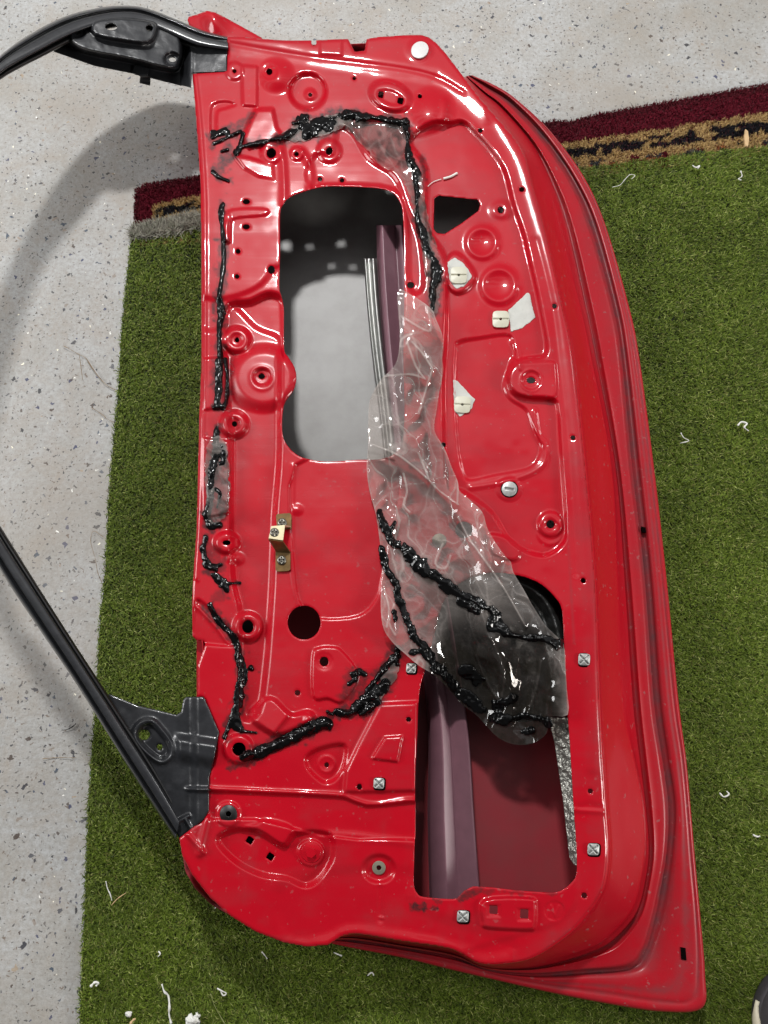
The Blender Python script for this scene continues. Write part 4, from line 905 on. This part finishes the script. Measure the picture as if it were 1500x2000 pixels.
disc_fn('round_retainer', M_clip, 995, 955, 15, 14.5, .004, slot=True, dome_=.35, label='round zinc retainer with slotted centre')
disc_fn('rubber_grommet', M_blackdull, 446, 1590, 17, 18, .005, holes_=((446, 1590, 5.5),), dome_=.5, label='black rubber grommet')
disc_fn('steel_washer', M_grey, 740, 1695, 13, 13.5, .0022, holes_=((740, 1695, 5),), dome_=.25, label='dull grey washer round a hole')
bo = disc_fn('painted_bolt', M_red, 608, 1665, 19, 20, .002, dome_=.5, label='bolt head painted red with its washer')
hx = [(608+10*math.cos(a)-1, 1665+10*math.sin(a)+1) for a in np.arange(6)*math.pi/3+.3]
prism('bolt_head', M_red, hx, float(zp(608, 1665))+.001, float(zp(608, 1665))+.0075, bo)
disc_fn('film_screw', M_grey, 858, 1055, 14, 13, .004, dome_=.4, label='screw head under the plastic sheet')
for pts, zz_ in slot_list: prism('drain_slot_dark', M_dark, pts, zz_-.004, zz_, door)  # black blocks paint the dark depth of the slots; nothing is cut
prism('nylon_corner', M_white, [(898, 969), (911, 967), (913, 984), (902, 990)], .128, .1345, door)
# grey tape remnants
def tape(pts):
    p = np.asarray(pts, float); Xd, Yd = grid(*(p.min(0)-6), *(p.max(0)+6), 2)
    f = sdpoly(Xd, Yd, p)+(fbm(Xd/5, Yd/5, int(p[0, 0]))-.5)*3
    relief('tape_patch', M_tape, door, f, Xd, Yd, zp(Xd, Yd)+.0006+(fbm(Xd/10, Yd/10, 5)-.5)*.0006, thick=.0003, label='torn patch of grey tape')
tape([(992, 606), (1010, 590), (1031, 570), (1036, 577), (1038, 590), (1041, 604), (1046, 620), (1020, 640), (998, 648)])
tape([(874, 512), (888, 503), (906, 514), (922, 540), (906, 559), (890, 564), (878, 546)])
tape([(885, 742), (893, 744), (910, 762), (927, 780), (922, 797), (898, 814), (888, 802)])
# inner door-pull bracket
z0 = float(zp(549, 1060))+.001
br = empty('pull_bracket', tuple(P(549, 1060, z0)), label='bent zinc bracket screwed to the panel'); br.parent = door; br.location = ORG[br]-ORG[door]
prism('bracket_foot', M_brass, [(541, 1004), (566, 1002), (569, 1006), (569, 1033), (541, 1034), (539, 1008)], z0, z0+.003, br)
prism('bracket_foot', M_brass, [(538, 1076), (567, 1076), (567, 1112), (563, 1115), (541, 1116), (538, 1112)], z0, z0+.003, br)
def quadstrip(name, m, pts_z, th, parent):
    # strip from cross lines ((x0,y0),(x1,y1),z)
    V = []
    for (a, c, z) in pts_z: V += [P(*a, z), P(*c, z)]
    V = np.array(V); Fq_ = [(2*k, 2*k+1, 2*k+3, 2*k+2) for k in range(len(pts_z)-1)]
    return mk(name, V, Fq_, m, parent, smooth=False, thick=th)
quadstrip('bracket_step', M_brass_lit, [((541, 1034), (568, 1030), z0+.003), ((530, 1030), (557, 1028), z0+.020), ((525, 1052), (553, 1056), z0+.021)], .002, br)
quadstrip('bracket_web', M_brass, [((525, 1052), (553, 1056), z0+.021), ((540, 1076), (567, 1077), z0+.003)], .002, br)
def screw(cx, cy, r, zz_, parent):
    Xd, Yd = grid(cx-r-2, cy-r-2, cx+r+2, cy+r+2, 1)
    rr = np.hypot(Xd-cx, Yd-cy)/r; f = (rr-1)*r
    z = zz_+.0035*np.sqrt(np.clip(1-rr**2*.8, 0.02, 1))-.0022*np.exp(-(np.minimum(np.abs(Xd-cx), np.abs(Yd-cy))/1.3)**2)*(rr < .6)
    relief('screw', M_screw, parent, f, Xd, Yd, z, thick=.003, label='cross-head screw')
screw(551, 1021, 9, z0+.003, br); screw(536, 1040, 9, z0+.021, br); screw(550, 1094, 9, z0+.003, br)
# cap on the cable scrap by the triangle opening
zt_ = float(zp(880, 340))
tube('thread_scrap', M_lint, door, P([830, 845, 862], [370, 356, 350], zt_+.0015), .0006, label='thin thread with a white end stuck to the panel')
tube('thread_end', M_lint, door, P([866, 880, 893], [349, 345, 338], zt_+.002), .0017, label='white plastic thread end')

# ================================================================== SMALL THINGS
def lintpiece(name, pts, r, label, m=M_lint, z=.017, group='lint scraps on the turf', cat='lint scrap'):
    pp = np.array(pts, float); q = P(pp[:, 0], pp[:, 1], z)+np.stack([0*pp[:, 0], 0*pp[:, 0], rng.random(len(pp))*.003], 1)
    rr = r*.55*(.5+1.0*rng.random(len(pp)*3))
    o = tube(name, m, None, q, rr, 6); o['label'] = label; o['category'] = cat
    if group: o['group'] = group
    return o
lintpiece('lint_scrap', [(1195, 367), (1210, 363), (1220, 352), (1230, 342), (1240, 343), (1233, 350)], .0009, 'thin wavy white thread on turf just below the rug edge')
lintpiece('lint_scrap', [(1352, 324), (1358, 329), (1366, 324), (1362, 330)], .0022, 'white lint tuft on turf under the rug border')
lintpiece('lint_scrap', [(1446, 335), (1449, 344), (1442, 350), (1448, 352)], .0018, 'curled white lint at the upper right of the turf')
lintpiece('lint_scrap', [(1440, 832), (1447, 825), (1458, 828), (1452, 836), (1462, 842)], .0022, 'white hooked scrap on turf near the right photo edge')
lintpiece('lint_scrap', [(1330, 846), (1334, 856), (1344, 862), (1328, 866)], .0016, 'small forked white scrap on turf left of the hooked one')
lintpiece('lint_scrap', [(1404, 1548), (1412, 1556), (1422, 1551), (1418, 1545)], .0018, 'white scrap on turf beside the lower door edge')
lintpiece('lint_scrap', [(1470, 1630), (1478, 1634), (1484, 1633)], .0018, 'tiny white scrap on turf above the shoe')
lintpiece('lint_scrap', [(207, 1721), (210, 1735), (216, 1746), (220, 1758)], .0013, 'thin white thread standing at the lower left of the turf')
lintpiece('lint_scrap', [(425, 1929), (434, 1934), (442, 1940), (436, 1944), (430, 1932)], .0014, 'looped white thread on turf below the door')
lintpiece('lint_scrap', [(317, 1921), (322, 1935), (329, 1945), (332, 1965), (331, 1980), (335, 1998)], .0022, 'long white frayed strip at the bottom of the turf')
lintpiece('lint_scrap', [(178, 1926), (186, 1918), (193, 1920), (188, 1925)], .0026, 'grey lint tuft on turf by the left turf border')
lintpiece('lint_scrap', [(420, 1774), (426, 1768), (432, 1766)], .0014, 'white shred against the curved door edge')
lintpiece('lint_scrap', [(512, 1858), (518, 1866), (522, 1872)], .0013, 'short white thread on turf under the lowest door curve')
lintpiece('lint_scrap', [(652, 1860), (662, 1864), (668, 1866)], .0016, 'white shred half under the bottom edge of the door')
lintpiece('lint_scrap', [(718, 1905), (726, 1898), (730, 1904)], .0016, 'white forked scrap in the shade below the door')
lintpiece('lint_scrap', [(310, 1858), (314, 1862), (309, 1868)], .0014, 'faint white fleck on turf midway along the lower left')
def puff(name, cx, cy, r, label, z=.015):
    Xd, Yd = grid(cx-r*1.6, cy-r*1.6, cx+r*1.6, cy+r*1.6, 1.5)
    f = np.hypot(Xd-cx, (Yd-cy)*1.2)-r+(fbm(Xd/7, Yd/7, int(cx))-.5)*r*1.3
    zz_ = z+.006*np.sqrt(np.clip(-f/r, 0, 1))*(.5+fbm(Xd/4, Yd/4, 3))
    o = relief(name, M_lint, None, f, Xd, Yd, zz_, thick=.003); o['label'] = label; o['category'] = 'foam crumb'; o['group'] = 'foam crumbs on the turf'
puff('foam_crumb', 378, 1992, 14, 'white foam crumb cut by the bottom of the photo')
puff('foam_crumb', 251, 1981, 7, 'pale foam crumb beside an orange chip at the bottom')
lintpiece('wood_chip', [(256, 1998), (260, 1992), (264, 1990)], .0024, 'orange wood chip at the bottom left of the turf', M_wood, group=None, cat='wood chip')
lintpiece('straw', [(218, 1768), (230, 1755), (246, 1744)], .0011, 'pale straw lying by the thread at lower left', M_wood, group=None, cat='straw')
lintpiece('straw', [(412, 1940), (420, 1965), (440, 1998)], .0009, 'thin green straw on turf at the bottom', simple('green_straw', (.25, .27, .10), .7), group=None, cat='straw')
prw = P([1455, 1461, 1464, 1462, 1456, 1454], [254, 256, 272, 286, 284, 268], .012)
o = prism('wood_splinter', M_wood, [(1456, 252), (1461, 256), (1463, 272), (1461, 286), (1456, 285), (1454, 268)], .009, .013, None); o['label'] = 'pale flat wood splinter lying on the rug border'; o['category'] = 'wood splinter'
def twig(pts, r, label, m=M_twig, cat='twig'):
    o = lintpiece('twig', pts, r, label, m, .0016, 'twigs and hairs on the floor', cat)
twig([(124, 676), (135, 682), (150, 690), (168, 700), (180, 718), (196, 740), (212, 755), (230, 764)], .0008, 'long brown twig on the floor pointing at the turf')
twig([(155, 694), (158, 715), (162, 742)], .0007, 'short pale twig hanging below the long brown one')
twig([(180, 797), (200, 810), (212, 820), (228, 828)], .0006, 'thin dark hair by the turf border, above the floor stain')
twig([(209, 1054), (198, 1046), (186, 1038), (180, 1042), (178, 1060), (186, 1090), (192, 1118), (200, 1138)], .0006, 'hooked dark hair on the floor beside the turf')
twig([(122, 1426), (134, 1424), (144, 1418), (149, 1413)], .0012, 'short black curved sliver under the lower frame bar', M_blackdull)
twig([(84, 1482), (105, 1480), (130, 1479), (150, 1480)], .0006, 'faint dark hair on the floor near the turf at lower left')
# two dark crumbs beside the frame, splinter shards
# ------- shoe toe at the right edge
shoe = empty('shoe', tuple(P(1540, 1980, .01)), label='charcoal shoe toe with cream sole edge at lower right', category='shoe')
c0 = P(1597, 2030, .016)
nu, nv = 40, 14
u = np.linspace(0, 2*math.pi, nu, endpoint=False)
def ovl(a, k): return np.stack([c0[0]+np.cos(a)*.082*k, c0[1]+.02+np.sin(a)*(.072*k)*np.where(np.sin(a) > 0, 1, 2.4)], -1)
V = []; 
for j in range(nv):
    t = j/(nv-1); k = math.cos(t*math.pi/2)**.55 if j < nv-1 else 0.001
    xy = ovl(u, .96*k); V.append(np.concatenate([xy, np.full((nu, 1), .030+.048*math.sin(t*math.pi/2))], 1))
V = np.concatenate(V); idx = np.arange(nu*nv).reshape(nv, nu); i2 = np.roll(idx, -1, 1)
Fs = np.stack([idx[:-1], i2[:-1], i2[1:], idx[1:]], -1).reshape(-1, 4)
mk('upper', M_shoe, None, None) if False else mk('upper', V, Fs, M_shoe, shoe)
V = []
for k, z in ((.9, .010), (.95, .010), (.975, .016), (.975, .027), (.96, .034), (.9, .036)):
    xy = ovl(u, k); V.append(np.concatenate([xy, np.full((nu, 1), z)], 1))
V = np.concatenate(V); idx = np.arange(nu*6).reshape(6, nu); i2 = np.roll(idx, -1, 1)
mk('sole', V, np.stack([idx[:-1], i2[:-1], i2[1:], idx[1:]], -1).reshape(-1, 4), M_shoe, shoe)
ua = np.radians(np.linspace(158, 262, 24)); wdt = np.clip(np.linspace(0, 6, 24), .35, 1)
V = []
for k, z in ((.97, .018), (1.0, .020), (1.015, .026), (1.0, .033), (.955, .036)):
    xy = ovl(ua, k); V.append(np.concatenate([xy, (.027+(z-.027)*wdt)[:, None]], 1))
V = np.concatenate(V); idx = np.arange(24*5).reshape(5, 24)
mk('sole_stripe', V, np.stack([idx[:-1, :-1], idx[:-1, 1:], idx[1:, 1:], idx[1:, :-1]], -1).reshape(-1, 4), M_sole, shoe, thick=.001)
